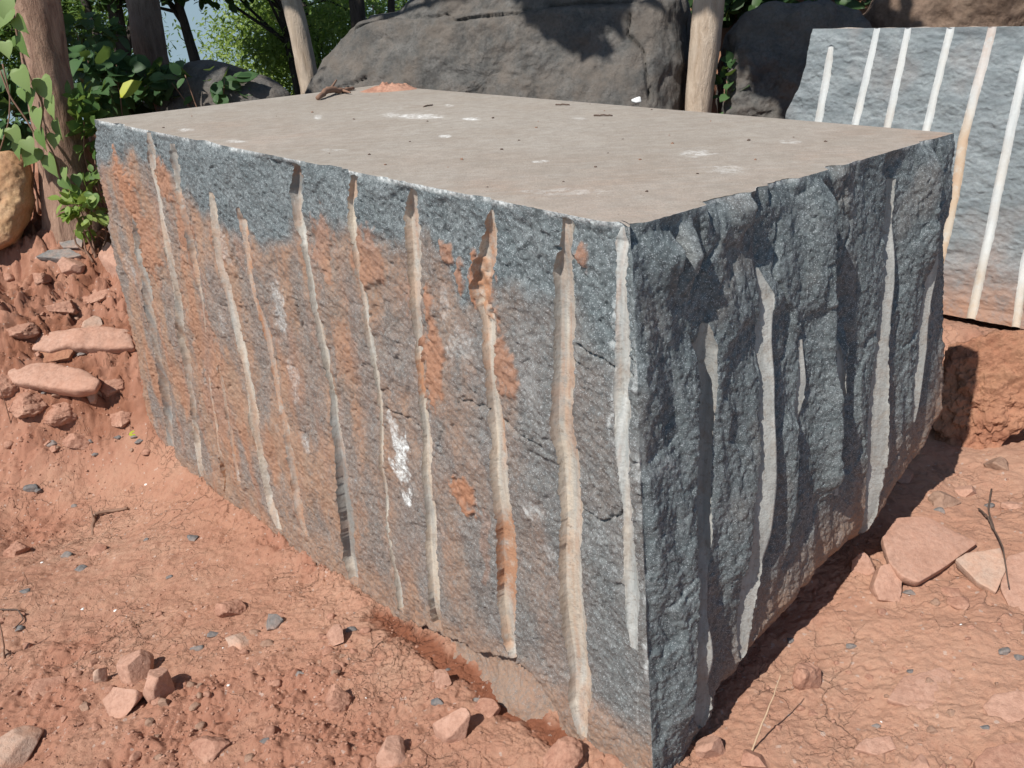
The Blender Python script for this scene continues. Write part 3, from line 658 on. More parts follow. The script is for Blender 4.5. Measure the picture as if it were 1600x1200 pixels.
    dr = dr*ss(-.004, .03, H-ZR)*ss(-.006, .018, SR_-SR_[:, :1])+.0025*fbm(SR_*40, ZR*40, 3, 220)
    nk = fbm(SR_*7, ZR*0+9, 4, 261); dr = dr-.026*ss(.0, .5, nk)*ss(.05+.04*nk, .0, H-ZR)
    uc = np.array([fR(*p) for p in ((1000, 1260), (1065, 1190), (1110, 1130), (1180, 1025), (1260, 930), (1340, 845), (1385, 800), (1440, 730), (1475, 640))]); uc = uc[np.argsort(uc[:, 0])]
    ue = np.interp(SR_, uc[:, 0], uc[:, 1])+.07
    t_ = np.clip(ue-ZR+.02*fbm(SR_*7, ZR*7, 3, 221), 0, 1); dr = dr-np.minimum(1.6*t_**1.7+.25*t_, .5)*ss(0, .35, SR_)
    rustR = .95*ss(-.26, .06, ue-ZR+.05*fbm(SR_*8, ZR*8, 3, 222))*ss(.15, .5, SR_)+.16*ss(.1, .5, fbm(SR_*5, ZR*3, 3, 223))
    mudR = .55*ss(.02, .16, ue-ZR+.04*fbm(SR_*9, ZR*9, 3, 224))*ss(.2, .5, SR_)
    chR = .6*ss(.012, .002, H-ZR)*ss(-.1, .3, fbm(SR_*12, ZR*0, 3, 225))+.3*ss(.5, .8, fbm(SR_*6, ZR*6, 4, 226))
    for g, (_, k, l, r, on, rad, hs) in enumerate(itR):
        q = SR_-r[:, None]; wd_ = .022+.015*n2(z*6, z*0+k, 9)[:, None]; dr = dr+np.where(q >= -1e-6, .55*(r-l)[:, None]*.5*np.exp(-(np.maximum(q, 0)/wd_)**1.5), 0)
    dr, gidR, fidR = carve(SR_, z, dr, ownR, itR, 1); fidR = np.where(fidR >= 0, fidR+len(GL), -1)
    PR = N0+SR_[..., None]*dR; 
    # lean of the right face: slide along its own plane
    lean = (H-ZR)/(H+.2); vdir = (NB-N0); vdir = vdir-(vdir @ dR)*dR
    PR = PR+lean[..., None]*vdir; PR[..., 2] = ZR
    nLb = np.broadcast_to(nL, PL.shape).copy(); nRb = np.broadcast_to(nR, PR.shape).copy()
    bis = nrm(nL+nR)
    wl = ss(.012, 0, SL_-sN(ZL))[..., None]; wr = ss(.012, 0, SR_-SR_[:, :1])[..., None]
    nLb = nLb*(1-wl)+bis*wl; nRb = nRb*(1-wr)+bis*wr
    d[:, 0] = dr[:, 0] = .5*(d[:, 0]+dr[:, 0])
    PL = (PL+d[..., None]*nLb)[:, ::-1]; rust, mud, chalk, dark, cream, gm = (q[:, ::-1] for q in (rust, mud, chalk, dark, cream, gm)); fidL = fidL[:, ::-1]; PR = PR+dr[..., None]*nRb
    PR[:, 0] = PL[:, -1]
    # hidden back and left-back faces, coarser
    k = 60; tb = np.linspace(0, 1, k+1)[1:-1]
    BZ = np.stack([B0[0]+0*z, B0[1]+0*z, z], -1)
    PB1 = PR[:, -1:]+(BZ[:, None]-PR[:, -1:])*tb[None, :, None]; PB2 = BZ[:, None]+(PL[:, :1]-BZ[:, None])*tb[None, :, None]
    for PB in (PB1, PB2):
        nb = nrm(np.cross(PB[0, -1]-PB[0, 0], [0, 0, 1.])); c = (N0+B0)/2; nb = nb if nb @ (PB[0, 0]-c) > 0 else -nb
        w = np.sin(np.pi*tb)[None]; PB += ((.03*fbm3(PB*4, 4, 5))*w*ss(-.002, .05, H-Z))[..., None]*nb
    V = np.concatenate([PL, PR[:, 1:], PB1, BZ[:, None], PB2], 1); nx = V.shape[1]
    nl = PL.shape[1]; nr = PR.shape[1]-1; ex = nx-nl-nr
    cat = lambda a, b: np.concatenate([a, b[:, 1:], np.zeros((nz, ex))], 1)
    A = dict(rust=cat(rust, rustR), mud=cat(mud, mudR), chalk=cat(chalk, chR))
    Ag = dict(dark=cat(dark, 0*dr+.35+.3*fbm(SR_*30, ZR*5, 3, 230)), cream=cat(cream, 0*dr+.10), mud=cat(gm, mudR))
    F = gridF(nz, nx, True); fid = np.concatenate([fidL, fidR, np.full((nz-1, ex+1), -1)], 1).ravel()
    Vf = at0(V.reshape(-1, 3), org)
    v, f, a = sub(Vf, F, A, fid < 0)
    link('rock_body', mesh('rock_body', v, f, a), root, M['rock'])
    for g in range(len(GL)+len(GR)):
        kp = fid == g
        if kp.sum() < 20: continue
        v, f, a = sub(Vf, F, Ag, kp); link('drill_groove', mesh('drill_groove', v, f, a), root, M['groove'])
    # sawn top
    ring = V[0]; c = ring[:nl+nr].mean(0)*.0+(N0+B0)/2
    rr = np.r_[1, .9985, .996, np.linspace(.992, .0, 190)]
    base_ = ring.copy(); base_[:nl] = N0+SL_[0, ::-1, None]*dL; base_[nl:nl+nr] = N0+SR_[0, 1:, None]*dR; base_[:, 2] = H
    T = c+((base_[None]+(ring-base_)[None]*ss(.955, .998, rr)[:, None, None])-c)*rr[:, None, None]
    X, Y = T[..., 0], T[..., 1]; inn = ss(1., .985, rr)[:, None]
    T[..., 2] = H+.0012*fbm(X*9, Y*9, 3, 301)*inn+.0006*inn
    ch = np.zeros_like(X); ru = np.zeros_like(X); chn = fbm(X*22, Y*60, 3, 309)
    for px, py, rx, ry, a in ((655, 182, 34, 3.5, 1), (735, 186, 14, 2, 1), (695, 213, 9, 2.5, 1), (610, 180, 16, 3, .6), (368, 221, 14, 2, .9), (290, 203, 12, 2, .8), (845, 253, 12, 2, .9), (497, 183, 5, 4, .8), (1090, 240, 26, 5, .55), (1235, 222, 16, 3, .4), (1000, 160, 8, 2, .8), (905, 185, 8, 2, .5), (700, 165, 5, 2, .8), (880, 300, 60, 5, .3), (1130, 265, 30, 6, .35), (520, 235, 20, 2, .4)):
        q = atz(px, py, H); e1 = atz(px+rx, py, H); e2 = atz(px, py+ry, H)
        u1 = e1-q; u2 = e2-q; Mx = np.linalg.inv(np.array([[u1[0], u2[0]], [u1[1], u2[1]]]))
        uu = Mx[0, 0]*(X-q[0])+Mx[0, 1]*(Y-q[1]); vv = Mx[1, 0]*(X-q[0])+Mx[1, 1]*(Y-q[1])
        ev = np.exp(-(uu**2+vv**2)*.6); ch = np.maximum(ch, a*ss(.35, .8, ev*(1+.9*chn)))
    ch = np.maximum(ch, .75*ss(.9985, 1, rr)[:, None]*ss(-.2, .2, fbm(X*9, Y*9, 3, 303)))
    for px, py, rr_, a in ((1440, 212, .12, 1), (1380, 205, .2, .5), (1000, 345, .3, .5), (850, 300, .35, .45), (610, 140, .10, 1), (320, 200, .3, .35), (420, 215, .3, .45), (1150, 280, .3, .3), (1330, 240, .25, .35), (700, 250, .3, .2)):
        q = atz(px, py, H); ru = np.maximum(ru, a*blob(X, Y, q[0], q[1], rr_, rr_))
    ru = np.clip(ru*(.7+.7*fbm(X*5, Y*5, 3, 302)), 0, 1)
    me = mesh('sawn_top', at0(T.reshape(-1, 3), org), gridF(len(rr), nx, True), dict(chalk=ch, rust=ru))
    link('sawn_top', me, root, M['top'])
build_block()

# ------------------------------------------------------------------ the striped block behind
GS = [([(1300, 72, 7), (1297, 95, 11), (1281, 186, 12), (1255, 320, 12)], 'w'), ([(1371, 43, 9), (1337, 191, 12), (1300, 340, 12)], 'w'), ([(1419, 43, 10), (1387, 195, 12), (1350, 360, 12)], 'w'),
      ([(1486, 40, 12), (1470, 105, 12), (1448, 199, 13), (1400, 400, 13)], 'w'), ([(1551, 40, 13), (1528, 130, 15), (1506, 217, 15), (1493, 303, 15), (1478, 370, 15), (1440, 520, 15)], 'c'),
      ([(1622, 40, 15), (1602, 104, 15), (1571, 243, 15), (1545, 368, 15), (1517, 497, 14), (1508, 540, 14)], 'w'), ([(1697, 38, 15), (1640, 270, 15), (1600, 412, 14), (1587, 511, 14), (1580, 560, 14)], 'w'), ([(1775, 36, 15), (1700, 340, 15), (1660, 540, 15)], 'w'), ([(1850, 36, 15), (1780, 340, 15), (1740, 540, 15)], 'w')]
def build_slab():
    zt = 1.375
    A_ = atz(1270, 45, zt); Bq = atz(1600, 41, zt); dS = nrm(Bq-A_); n = nrm(np.cross(dS, [0, 0, 1.])); n = n if n[1] < 0 else -n
    n = nrm(n+np.array([0, 0, .10]))                                      # leans back a little
    f = lambda x, y: (lambda p: ((p-A_) @ dS, p[2]))(atplane(x, y, A_, n))
    org = np.array([*(A_+dS*1.0)[:2], .1])
    root = empty('striped_granite_block', org, 'pale grey granite block with white drill stripes leaning at the right behind the big block', 'stone block')
    z = np.linspace(zt, .13, 290); Z = z[:, None]
    le = np.array([f(*p) for p in ((1270, 45), (1265, 75), (1262, 100), (1248, 140), (1230, 172), (1215, 230), (1205, 330), (1200, 450))]); le = le[np.argsort(le[:, 1])]
    s0 = np.interp(z, le[:, 1], le[:, 0])[:, None]; s1 = 2.05+0*s0
    Sx, own, its = face_cols(z, s0[:, 0], s1[:, 0], GS, f, A_, n, lambda s: .0045)
    ZZ = Z+0*Sx
    d = .016*fbm(Sx*2, ZZ*2, 3, 401)+.009*fbm(Sx*7, ZZ*11, 4, 402)+.003*rid(Sx*14, ZZ*34, 3, 403)+.003*chips(Sx*18, ZZ*34, 7, 1.)+.0015*fbm(Sx*70, ZZ*70, 2, 404)
    d = d*ss(-.005, .04, zt-ZZ)
    d, gid, fidS = carve(Sx, z, d, own, its)
    vd = np.cross(n, dS); vd = vd/vd[2]
    P = A_+Sx[..., None]*dS+(ZZ-zt)[..., None]*vd+d[..., None]*n
    bk = np.array([-n[0], -n[1], 0]); bk = nrm(bk)*.9; bk[2] = -.11
    tb = np.linspace(0, 1, 30)[1:, None]
    right = P[:, -1:]+tb[None, :, :]*0+ (tb*bk)[None]; back = right[:, -1:]+np.linspace(0, 1, 60)[None, 1:, None]*(P[:, :1]+bk-right[:, -1:]); left = (P[:, :1]+bk)+np.linspace(0, 1, 30)[None, 1:-1, None]*(-bk)
    V = np.concatenate([P, right, back, left], 1); ex = V.shape[1]-P.shape[1]
    wv = .02*fbm3(V[:, -ex:]*4, 3, 9); V[:, -ex:] += (wv*ss(-.003, .05, zt-Z))[..., None]*nrm(bk)
    pad = lambda a, v=0.: np.concatenate([a, np.full((len(z), ex), v)], 1)
    low = ss(.55, .1, ZZ+.12*fbm(Sx*4, ZZ*4, 3, 410))
    A = dict(rust=pad(.95*low+.15*ss(.1, .5, fbm(Sx*3, ZZ*3, 3, 411))), mud=pad(.35*low*ss(.3, .0, ZZ)), chalk=pad(np.clip(.32+.75*fbm(Sx*4, ZZ*13, 4, 412), 0, .8)*(1-low)))
    cream = np.zeros_like(d); gm = np.zeros_like(d); ch = np.zeros_like(d)
    for k, (pts, kd) in enumerate(GS):
        m = gid == k; nn = fbm(ZZ[m]*6, Sx[m]*9+k, 3, 415)
        cream[m] = np.clip((.95 if kd == 'c' else .12)*ss(1.2, .9, ZZ[m])+.4*nn+.7*low[m], 0, 1); gm[m] = np.clip(.25*low[m]+(.25 if kd == 'c' else -.2)+.5*nn, 0, .6)
    Ag = dict(white=pad(np.where(gid >= 0, 1, 0)), cream=pad(cream), mud=pad(gm*.6))
    F = gridF(len(z), V.shape[1], True); fid = np.concatenate([fidS, np.full((len(z)-1, ex+1), -1)], 1).ravel()
    Vf = at0(V.reshape(-1, 3), org)
    v, fc, a = sub(Vf, F, A, fid < 0); link('rock_body', mesh('rock_body', v, fc, a), root, M['slabrock'])
    for g in range(len(GS)):
        kp = fid == g
        if kp.sum() < 20: continue
        v, fc, a = sub(Vf, F, Ag, kp); link('drill_groove', mesh('drill_groove', v, fc, a), root, M['wgroove'])
    ring = V[0]; c = ring.mean(0); rr = np.r_[1, .985, np.linspace(.95, 0, 24)]
    T = c+(ring[None]-c)*rr[:, None, None]; T[..., 2] += .006*fbm(T[..., 0]*9, T[..., 1]*9, 3, 420)*ss(1, .97, rr)[:, None]
    link('sawn_top', mesh('sawn_top', at0(T.reshape(-1, 3), org), gridF(len(rr), V.shape[1], True), dict(chalk=np.full(T.shape[:2], .2), rust=np.full(T.shape[:2], .6))), root, M['top'])
def mat_wgroove():
    t = NT('chalky_drilled_stone')
    n = t.noise(40, 5, .65, t.scaled(1, 1, .15)); n2_ = t.noise(24, 6, .7)
    base = t.mix(t.ramp(n, (.3, 0), (.6, 1)), (.46, .485, .485), (.58, .60, .595))
    base = t.mix(t.math('MULTIPLY', t.attr('cream'), t.ramp(n2_, (.3, .4), (.5, 1))), base, (.50, .42, .32))
    base = t.mix(t.math('MULTIPLY', t.attr('mud'), t.ramp(n2_, (.35, .1), (.52, 1))), base, (.44, .22, .12))
    t.bump((t.noise(120, 4, .7), .3, .003)); return t.fin(base, .8)
def mat_slab():
    t = NT('weathered_granite')
    v = t.scaled(1, 1, 2.6)
    a = t.noise(6, 6, .65, v); b = t.noise(60, 5, .7)
    base = t.mix(t.ramp(a, (.35, 0), (.62, 1)), (.15, .178, .188), (.235, .265, .272))
    base = t.mix(t.ramp(b, (.4, .6), (.6, 0)), base, (.16, .18, .195))
    base = t.mix(t.math('MULTIPLY', t.attr('rust'), t.ramp(t.noise(22, 5, .7), (.3, .4), (.55, 1))), base, (.33, .20, .14))
    base = t.mix(t.math('MULTIPLY', t.attr('mud'), t.ramp(b, (.3, .4), (.5, 1))), base, (.40, .19, .11))
    base = t.mix(t.math('MULTIPLY', t.attr('chalk'), t.ramp(t.noise(28, 6, .75, v), (.42, 0), (.66, .65))), base, (.40, .43, .445))
    t.bump((t.noise(60, 6, .72), .4, .007), (t.noise(240, 3, .7), .4, .0025)); return t.fin(base, .8)
M['wgroove'] = mat_wgroove(); M['slabrock'] = mat_slab()
build_slab()

# ------------------------------------------------------------------ boulders and stones
def pillow(outline, n, bulge, thick, pn=2.5, m=150, kf=46, noise=((2., .05), (7., .018), (24., .005)), seed=1, org=None, tilt=None):
    """closed rock from an outline lying in a plane with normal n; returns V,F"""
    o = np.asarray(outline, float); o = np.concatenate([o, o[:1]])
    dd = np.r_[0, np.cumsum(np.linalg.norm(np.diff(o, axis=0), axis=1))]; t = np.linspace(0, dd[-1], m, endpoint=False)
    P = np.stack([np.interp(t, dd, o[:, k]) for k in range(3)], 1)
    for _ in range(2): P = .2*np.roll(P, 1, 0)+.6*P+.2*np.roll(P, -1, 0)
    c = P.mean(0); n = nrm(n)
    a = np.linspace(0, np.pi/2, kf); rf = np.sin(a)                    # centre -> rim
    hf = (1-rf**pn)**(1/pn)
    ab = np.linspace(np.pi/2, 0, kf//2)[1:]; rb = np.sin(ab); hb = (1-rb**2)**.5
    r = np.r_[rf, rb]; h = np.r_[hf*bulge, -hb*thick]
    V = c+(P[None]-c)*r[:, None, None]+h[:, None, None]*n
    q = V-c; ql = np.linalg.norm(q, axis=-1, keepdims=True)+1e-6
    dirs = q/ql*.6+.4*np.sign(h+1e-9)[:, None, None]*n
    sc = max(np.ptp(P, 0))
    dsp = sum(am*fbm3(V*fq, 3, seed+i*3) for i, (fq, am) in enumerate(noise))
    V = V+dirs*dsp[..., None]
    return V.reshape(-1, 3), gridF(len(r), m, True)
def facet(size, seed, npl=14, lv=4, rough=.03, fl=.0):
    bm = bmesh.new(); bmesh.ops.create_icosphere(bm, subdivisions=lv, radius=1); V = np.array([v.co[:] for v in bm.verts]); F = np.array([[v.index for v in f.verts] for f in bm.faces]); bm.free()
    rg = np.random.default_rng(seed); dn = rg.normal(size=(npl, 3)); dn /= np.linalg.norm(dn, axis=1)[:, None]
    for k in range(npl):
        h = rg.uniform(.42, .85); e = V @ dn[k]-h; V = V-np.maximum(e, 0)[:, None]*dn[k]*.97
    V = V*(1+rough*1.2*fbm3(V*2.2, 3, seed)[:, None]+rough*.5*fbm3(V*8, 2, seed+1)[:, None])
    V /= np.abs(V).max(0); return V*np.asarray(size), F
def rotz(V, a, tx=0., ty=0.):
    m = np.array(Matrix.Rotation(a, 3, 'Z') @ Matrix.Rotation(tx, 3, 'X') @ Matrix.Rotation(ty, 3, 'Y')); return V @ m.T
VC = {}
def stone(name, px, py, wpx, hpx, mat, label, cat='stone', depth=1., sink=.3, seed=1, group=None, npl=14, lv=4, rough=.03, tilt=(0, 0), rot=None, flat=None):
    """a stone seen at px,py (its base centre a bit lower), half width/height in photo px"""
    p = gpt(px, py+hpx*.55); dep = (p-CAM) @ cf; k = dep/FPX
    a = wpx*k; b = a*depth; c = (hpx*k if flat is None else flat)*1.05
    V, F = facet((a, b, c), seed, npl, lv, rough); V = rotz(V, random.uniform(-.5, .5) if rot is None else rot, *tilt)
    org = np.array([p[0], p[1], p[2]-.005])
    V = V+np.array([0, b*.25, c*(1-2*sink)])
    return link(name, mesh(name, V, F, smooth=True), None, mat, label, cat, group) if place(V, org) else None
def place(V, org): stone.org = org; return True
_link = link
def link(name, me, parent=None, mat=None, label=None, cat=None, group=None, kind=None):
    o = _link(name, me, parent, mat, label, cat, group, kind)
    if getattr(stone, 'org', None) is not None: o.location = stone.org; stone.org = None
    return o
def boulder(name, pts, p0, n, bulge, thick, mat, label, cat='boulder', **kw):
    O = [atplane(x, y, np.asarray(p0), nrm(n)) for x, y in pts]
    V, F = pillow(O, n, bulge, thick, **kw); org = np.array([V[:, 0].mean(), V[:, 1].mean(), V[:, 2].min()])
    stone.org = org; return link(name, mesh(name, V-org, F), None, mat, label, cat)

# big dark boulder behind the block
def big_boulder():
    Y = 6.1
    pts = [(505, 185), (508, 140), (525, 105), (545, 80), (575, 48), (600, 34), (635, 26), (650, 8), (700, -20), (760, -50), (850, -75), (950, -85), (1030, -70), (1070, -35), (1080, 20), (1076, 90), (1066, 150), (1060, 215), (950, 330), (750, 330), (600, 290)]
    n = nrm([-.35, -1, .30]); p0 = aty(800, 120, Y)
    O = [atplane(x, y, p0, n) for x, y in pts]
    V, F = pillow(O, n, .42, 1.1, pn=4.2, m=420, kf=150, noise=((1.1, .09), (3.2, .06), (9, .022), (28, .009), (80, .003)), seed=21)
    # ledge and crack lines surveyed on the front
    C2 = [[(705, 27), (722, 40), (760, 35), (820, 33), (835, 24), (850, 28), (872, 18), (920, 12), (990, 8)], [(990, 30), (985, 60), (1010, 85), (1015, 130), (1018, 160)], [(560, 50), (600, 33), (690, 31), (705, 27)], [(590, 128), (560, 140), (530, 150)]]
    rel = V-CAM; zc = rel @ cf; d = np.full(len(V), 99.)
    front = ((V-p0) @ n) > -.15
    for k, c in enumerate(C2):
        Q = np.array([atplane(x, y, p0+n*.25, n) for x, y in c])
        for a, b in zip(Q[:-1], Q[1:]):
            v = b-a; qa = V-a; qa = qa-(qa @ n)[:, None]*n; t = np.clip((qa @ v)/(v @ v), 0, 1)
            d = np.minimum(d, np.linalg.norm(qa-t[:, None]*v, axis=1)*(1 if k < 2 else 1.8))
    d = d+.004*fbm3(V*30, 2, 3)
    V = V-n*(front*(.03*ss(.010, .002, d)+.010*ss(.05, 0, d)))[:, None]
    # upper course set back above the ledge
    lv_ = V[:, 2]-(1.50+.02*V[:, 0]); V = V-n*(front*.04*ss(-.01, .02, lv_+.03*fbm3(V*3, 2, 8)))[:, None]
    org = np.array([V[:, 0].mean(), V[:, 1].mean(), V[:, 2].min()]); stone.org = org
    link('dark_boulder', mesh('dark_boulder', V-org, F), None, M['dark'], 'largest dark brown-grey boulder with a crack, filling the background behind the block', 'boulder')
big_boulder()
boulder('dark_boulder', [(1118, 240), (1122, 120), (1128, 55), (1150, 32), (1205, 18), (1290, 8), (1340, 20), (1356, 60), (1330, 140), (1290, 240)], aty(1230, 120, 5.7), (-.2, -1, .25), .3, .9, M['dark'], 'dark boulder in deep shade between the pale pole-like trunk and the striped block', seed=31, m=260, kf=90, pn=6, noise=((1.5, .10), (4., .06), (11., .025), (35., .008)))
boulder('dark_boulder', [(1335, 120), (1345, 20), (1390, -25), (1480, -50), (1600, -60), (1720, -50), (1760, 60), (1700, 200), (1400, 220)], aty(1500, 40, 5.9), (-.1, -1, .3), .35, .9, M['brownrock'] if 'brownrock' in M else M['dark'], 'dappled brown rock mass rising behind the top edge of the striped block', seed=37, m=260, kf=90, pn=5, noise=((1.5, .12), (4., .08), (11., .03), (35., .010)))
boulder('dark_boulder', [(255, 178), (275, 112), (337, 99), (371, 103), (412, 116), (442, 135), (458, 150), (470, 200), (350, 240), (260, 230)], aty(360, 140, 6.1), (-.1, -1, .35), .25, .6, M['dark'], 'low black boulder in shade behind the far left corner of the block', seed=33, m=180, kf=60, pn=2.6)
boulder('ochre_boulder', [(-60, 310), (-40, 258), (-5, 240), (28, 238), (46, 250), (53, 275), (50, 322), (38, 355), (26, 380), (2, 392), (-30, 398), (-58, 375)], aty(10, 320, 5.14), (.1, -1, .25), .13, .16, M['ochre'], 'big rounded ochre boulder at the left edge beside the tree trunk', seed=41, pn=3.6, noise=((4., .035), (11., .018), (34., .006), (90., .002)))
boulder('soil_caked_rock', [(1452, 715), (1462, 610), (1484, 545), (1530, 520), (1590, 520), (1650, 540), (1660, 610), (1625, 650), (1590, 668), (1560, 700), (1520, 745), (1480, 768)], aty(1540, 640, 2.92), (-.5, -1, .35), .05, .3, M['bankrock'], 'large soil-caked red rock under the striped block at the right', seed=43, m=300, kf=110, pn=7, noise=((3., .07), (7., .06), (18., .032), (45., .014), (110., .005)))

def slab(name, pts, zlift, thick, mat, label, tilt=(0, 0), seed=1, pn=9, noise=((5., .010), (16., .006), (60., .002)), smooth=True, bulge=.008):
    """flat stone: outline of its top face in the photo; plane through the ground there, lifted and tilted"""
    cx_ = np.mean([p[0] for p in pts]); cy_ = np.mean([p[1] for p in pts]); g = g_at(cx_, cy_)
    p0 = g+np.array([0, 0, zlift]); n = nrm([tilt[0], tilt[1], 1])
    # keep the outline where it is seen although the plane is lifted
    O = [atplane(x, y, p0, n) for x, y in pts]
    V, F = pillow(O, n, bulge, thick, pn=pn, noise=noise, seed=seed, m=130, kf=40)
    org = np.array([V[:, 0].mean(), V[:, 1].mean(), V[:, 2].min()]); stone.org = org
    return link(name, mesh(name, V-org, F), None, mat, label, 'stone')
slab('flat_stone', [(10, 582), (30, 570), (85, 568), (135, 580), (158, 596), (150, 610), (120, 614), (60, 606), (20, 600)], .05, .10, M['redstone'], 'broad flat red stone lying lowest on the left bank', (-.05, -.45), 51, pn=3, bulge=.035, noise=((4., .02), (12., .010), (45., .003)))
slab('flat_stone', [(50, 548), (62, 522), (120, 516), (165, 512), (205, 516), (212, 545), (170, 548), (110, 545), (80, 552)], .05, .12, M['redstone'], 'long flat red stone touching the left edge of the big block', (0, -.6), 53, pn=3, bulge=.03, noise=((4., .02), (12., .010), (45., .003)))
slab('flat_stone', [(48, 562), (60, 548), (95, 541), (116, 548), (108, 560), (70, 568)], .03, .09, M['bankrock'], 'dark red wedge stone between the two long flat stones on the left bank', (0, -.9), 55)
slab('flat_stone', [(56, 402), (75, 392), (110, 390), (128, 400), (100, 406)], .03, .06, M['greystone'], 'thin grey flat stone below the small shrub', (0, -.4), 57)
slab('flat_stone', [(85, 372), (105, 364), (130, 372), (128, 388), (100, 388)], .05, .06, M['greystone'], 'dark grey stone in shade at the foot of the shrub', (0, -.7), 59)
slab('flat_stone', [(1378, 842), (1400, 812), (1445, 808), (1527, 850), (1480, 885), (1435, 912), (1408, 902), (1388, 880)], .055, .085, M['redstone'], 'largest angular flat stone lying in the sun right of the block', (.1, -.25), 61, noise=((4., .006), (14., .004), (50., .0015)))
slab('flat_stone', [(1492, 876), (1510, 866), (1562, 858), (1572, 890), (1556, 928), (1528, 912)], .045, .07, M['greyslab'], 'pale greyish flat stone at the right edge crossed by a thin root', (-.1, -.3), 63, noise=((4., .005), (14., .003), (50., .0015)))
slab('flat_stone', [(1572, 870), (1640, 850), (1690, 900), (1650, 960), (1580, 960), (1562, 920)], .03, .07, M['redstone'], 'red flat stone half out of view beside the root', (-.1, -.2), 65)
slab('flat_stone', [(1365, 915), (1375, 885), (1398, 880), (1408, 905), (1404, 942), (1372, 938)], .06, .09, M['redstone'], 'small upright red stone in front of the largest flat stone', (.1, -.75), 67)
slab('flat_stone', [(1385, 1095), (1410, 1060), (1470, 1045), (1520, 1070), (1530, 1100), (1450, 1115)], .012, .05, M['redstone'], 'wide pinkish stone barely showing through the soil at lower right', (0, -.12), 69)
slab('flat_stone', [(1533, 1105), (1550, 1085), (1600, 1080), (1620, 1110), (1590, 1130), (1555, 1140)], .025, .05, M['redstone'], 'pinkish flat stone near the lower right corner', (-.1, -.2), 71)
slab('flat_stone', [(1335, 1172), (1350, 1155), (1390, 1152), (1398, 1172), (1370, 1182)], .025, .05, M['redstone'], 'thin pink stone by the bottom edge right of the block corner', (0, -.25), 73)
slab('flat_stone', [(1520, 1190), (1540, 1168), (1600, 1160), (1640, 1190), (1600, 1230), (1530, 1230)], .03, .06, M['clod'], 'rounded red stone cut by the lower right corner of the view', (0, -.2), 75)
ST = [('stone', 113, 415, 22, 18, 'redstone', 'small pink stone between the shrub and the bank top'), ('stone', 178, 398, 26, 45, 'redstone', 'upright pink stone tucked against the far left edge of the block'),
 ('stone', 140, 500, 20, 14, 'greyslab', 'grey-brown stone sitting on the long flat stone by the block'), ('stone', 148, 625, 14, 12, 'greyslab', 'small pale stone below the broad flat stone'),
 ('stone', 217, 1042, 30, 33, 'redstone', 'rear stone of the cluster of four at lower left'), ('stone', 195, 1094, 33, 27, 'redstone', 'front rounded stone of the cluster of four at lower left'),
 ('stone', 250, 1072, 30, 38, 'redstone', 'right pointed stone of the cluster of four at lower left'), ('stone', 162, 1058, 13, 22, 'greyslab', 'narrow dark-sided stone left in the cluster of four'),
 ('soil_clod', 360, 950, 24, 20, 'clod', 'crumbly rounded clod on the smooth soil left of the block'), ('stone', 428, 972, 17, 14, 'greystone', 'angular grey stone on the smooth soil right of the crumbly clod'),
 ('stone', 372, 1001, 25, 9, 'greyslab', 'flat grey-brown flake lying below the crumbly clod'), ('stone', 524, 994, 19, 21, 'redstone', 'upright red stone on the soil near the left face of the block'),
 ('soil_clod', 150, 860, 15, 11, 'clod', 'small red clod below the bent root stick'), ('soil_clod', 28, 858, 22, 13, 'clod', 'brown clod near the left edge of the view'),
 ('stone', 690, 1063, 18, 18, 'redstone', 'round red stone beside the wet trench under the block'), ('stone', 711, 1132, 31, 34, 'redstone', 'biggest angular red stone in front of the wet trench'),
 ('soil_clod', 884, 1182, 36, 30, 'clod', 'large clod at the bottom edge under the widest groove'), ('stone', 612, 1178, 27, 30, 'redstone', 'reddish stone at the bottom edge below the trench'),
 ('stone', 1110, 1164, 26, 25, 'redstone', 'angular red stone at the foot of the near block corner'), ('stone', 1345, 878, 22, 26, 'redstone', 'red stone half in the shadow under the block'),
 ('stone', 18, 1172, 45, 30, 'greyslab', 'pale brownish stone in the lower left corner'), ('soil_clod', 62, 1072, 36, 14, 'clod', 'long clod left of the cluster of four stones'),
 ('soil_clod', 325, 1172, 34, 16, 'clod', 'flat wide clod near the bottom edge at lower left'), ('soil_clod', 530, 1090, 22, 26, 'clod', 'leaning clod right of the lower left rubble'),
 ('soil_clod', 120, 690, 22, 13, 'clod', 'rounded clod at the foot of the left bank'), ('stone', 760, 1108, 22, 18, 'clod', 'low red lump right of the biggest angular red stone'),
 ('stone', 1412, 742, 26, 14, 'redstone', 'red stone in shade behind the largest flat stone'), ('stone', 1440, 1190, 22, 10, 'redstone', 'small pink stone at the bottom edge right of the dry stem'),
 ('stone', 1180, 1192, 22, 14, 'clod', 'small clod at the bottom edge beside the foot of the dry stem'), ('stone', 1485, 925, 18, 6, 'clod', 'thin soil flake in front of the largest flat stone'),
 ('soil_clod', 1262, 1060, 26, 24, 'clod', 'low rounded clod right of the dry stem'), ('soil_clod', 1500, 945, 20, 7, 'clod', 'small cracked clod in front of the pale greyish flat stone')]
ST += [('stone', 1478, 778, 24, 15, 'brownstone', 'brown rubble stone under the soil-caked rock at the right'), ('stone', 1512, 765, 18, 12, 'redstone', 'small angular rubble stone under the soil-caked rock'), ('stone', 1560, 725, 20, 13, 'brownstone', 'rubble stone at the right below the soil-caked rock'), ('stone', 1582, 790, 16, 10, 'redstone', 'small red stone near the right edge beside the short dark root')]
for i, (nm, x, y, w, h, m, lb) in enumerate(ST):
    stone(nm, x, y, w, h, M[m], lb, 'clod' if nm == 'soil_clod' else 'stone', depth=.85, sink=.33, seed=100+i, npl=16 if nm == 'stone' else 9, rough=.045 if nm == 'stone' else .11, lv=5 if w > 15 else 4)
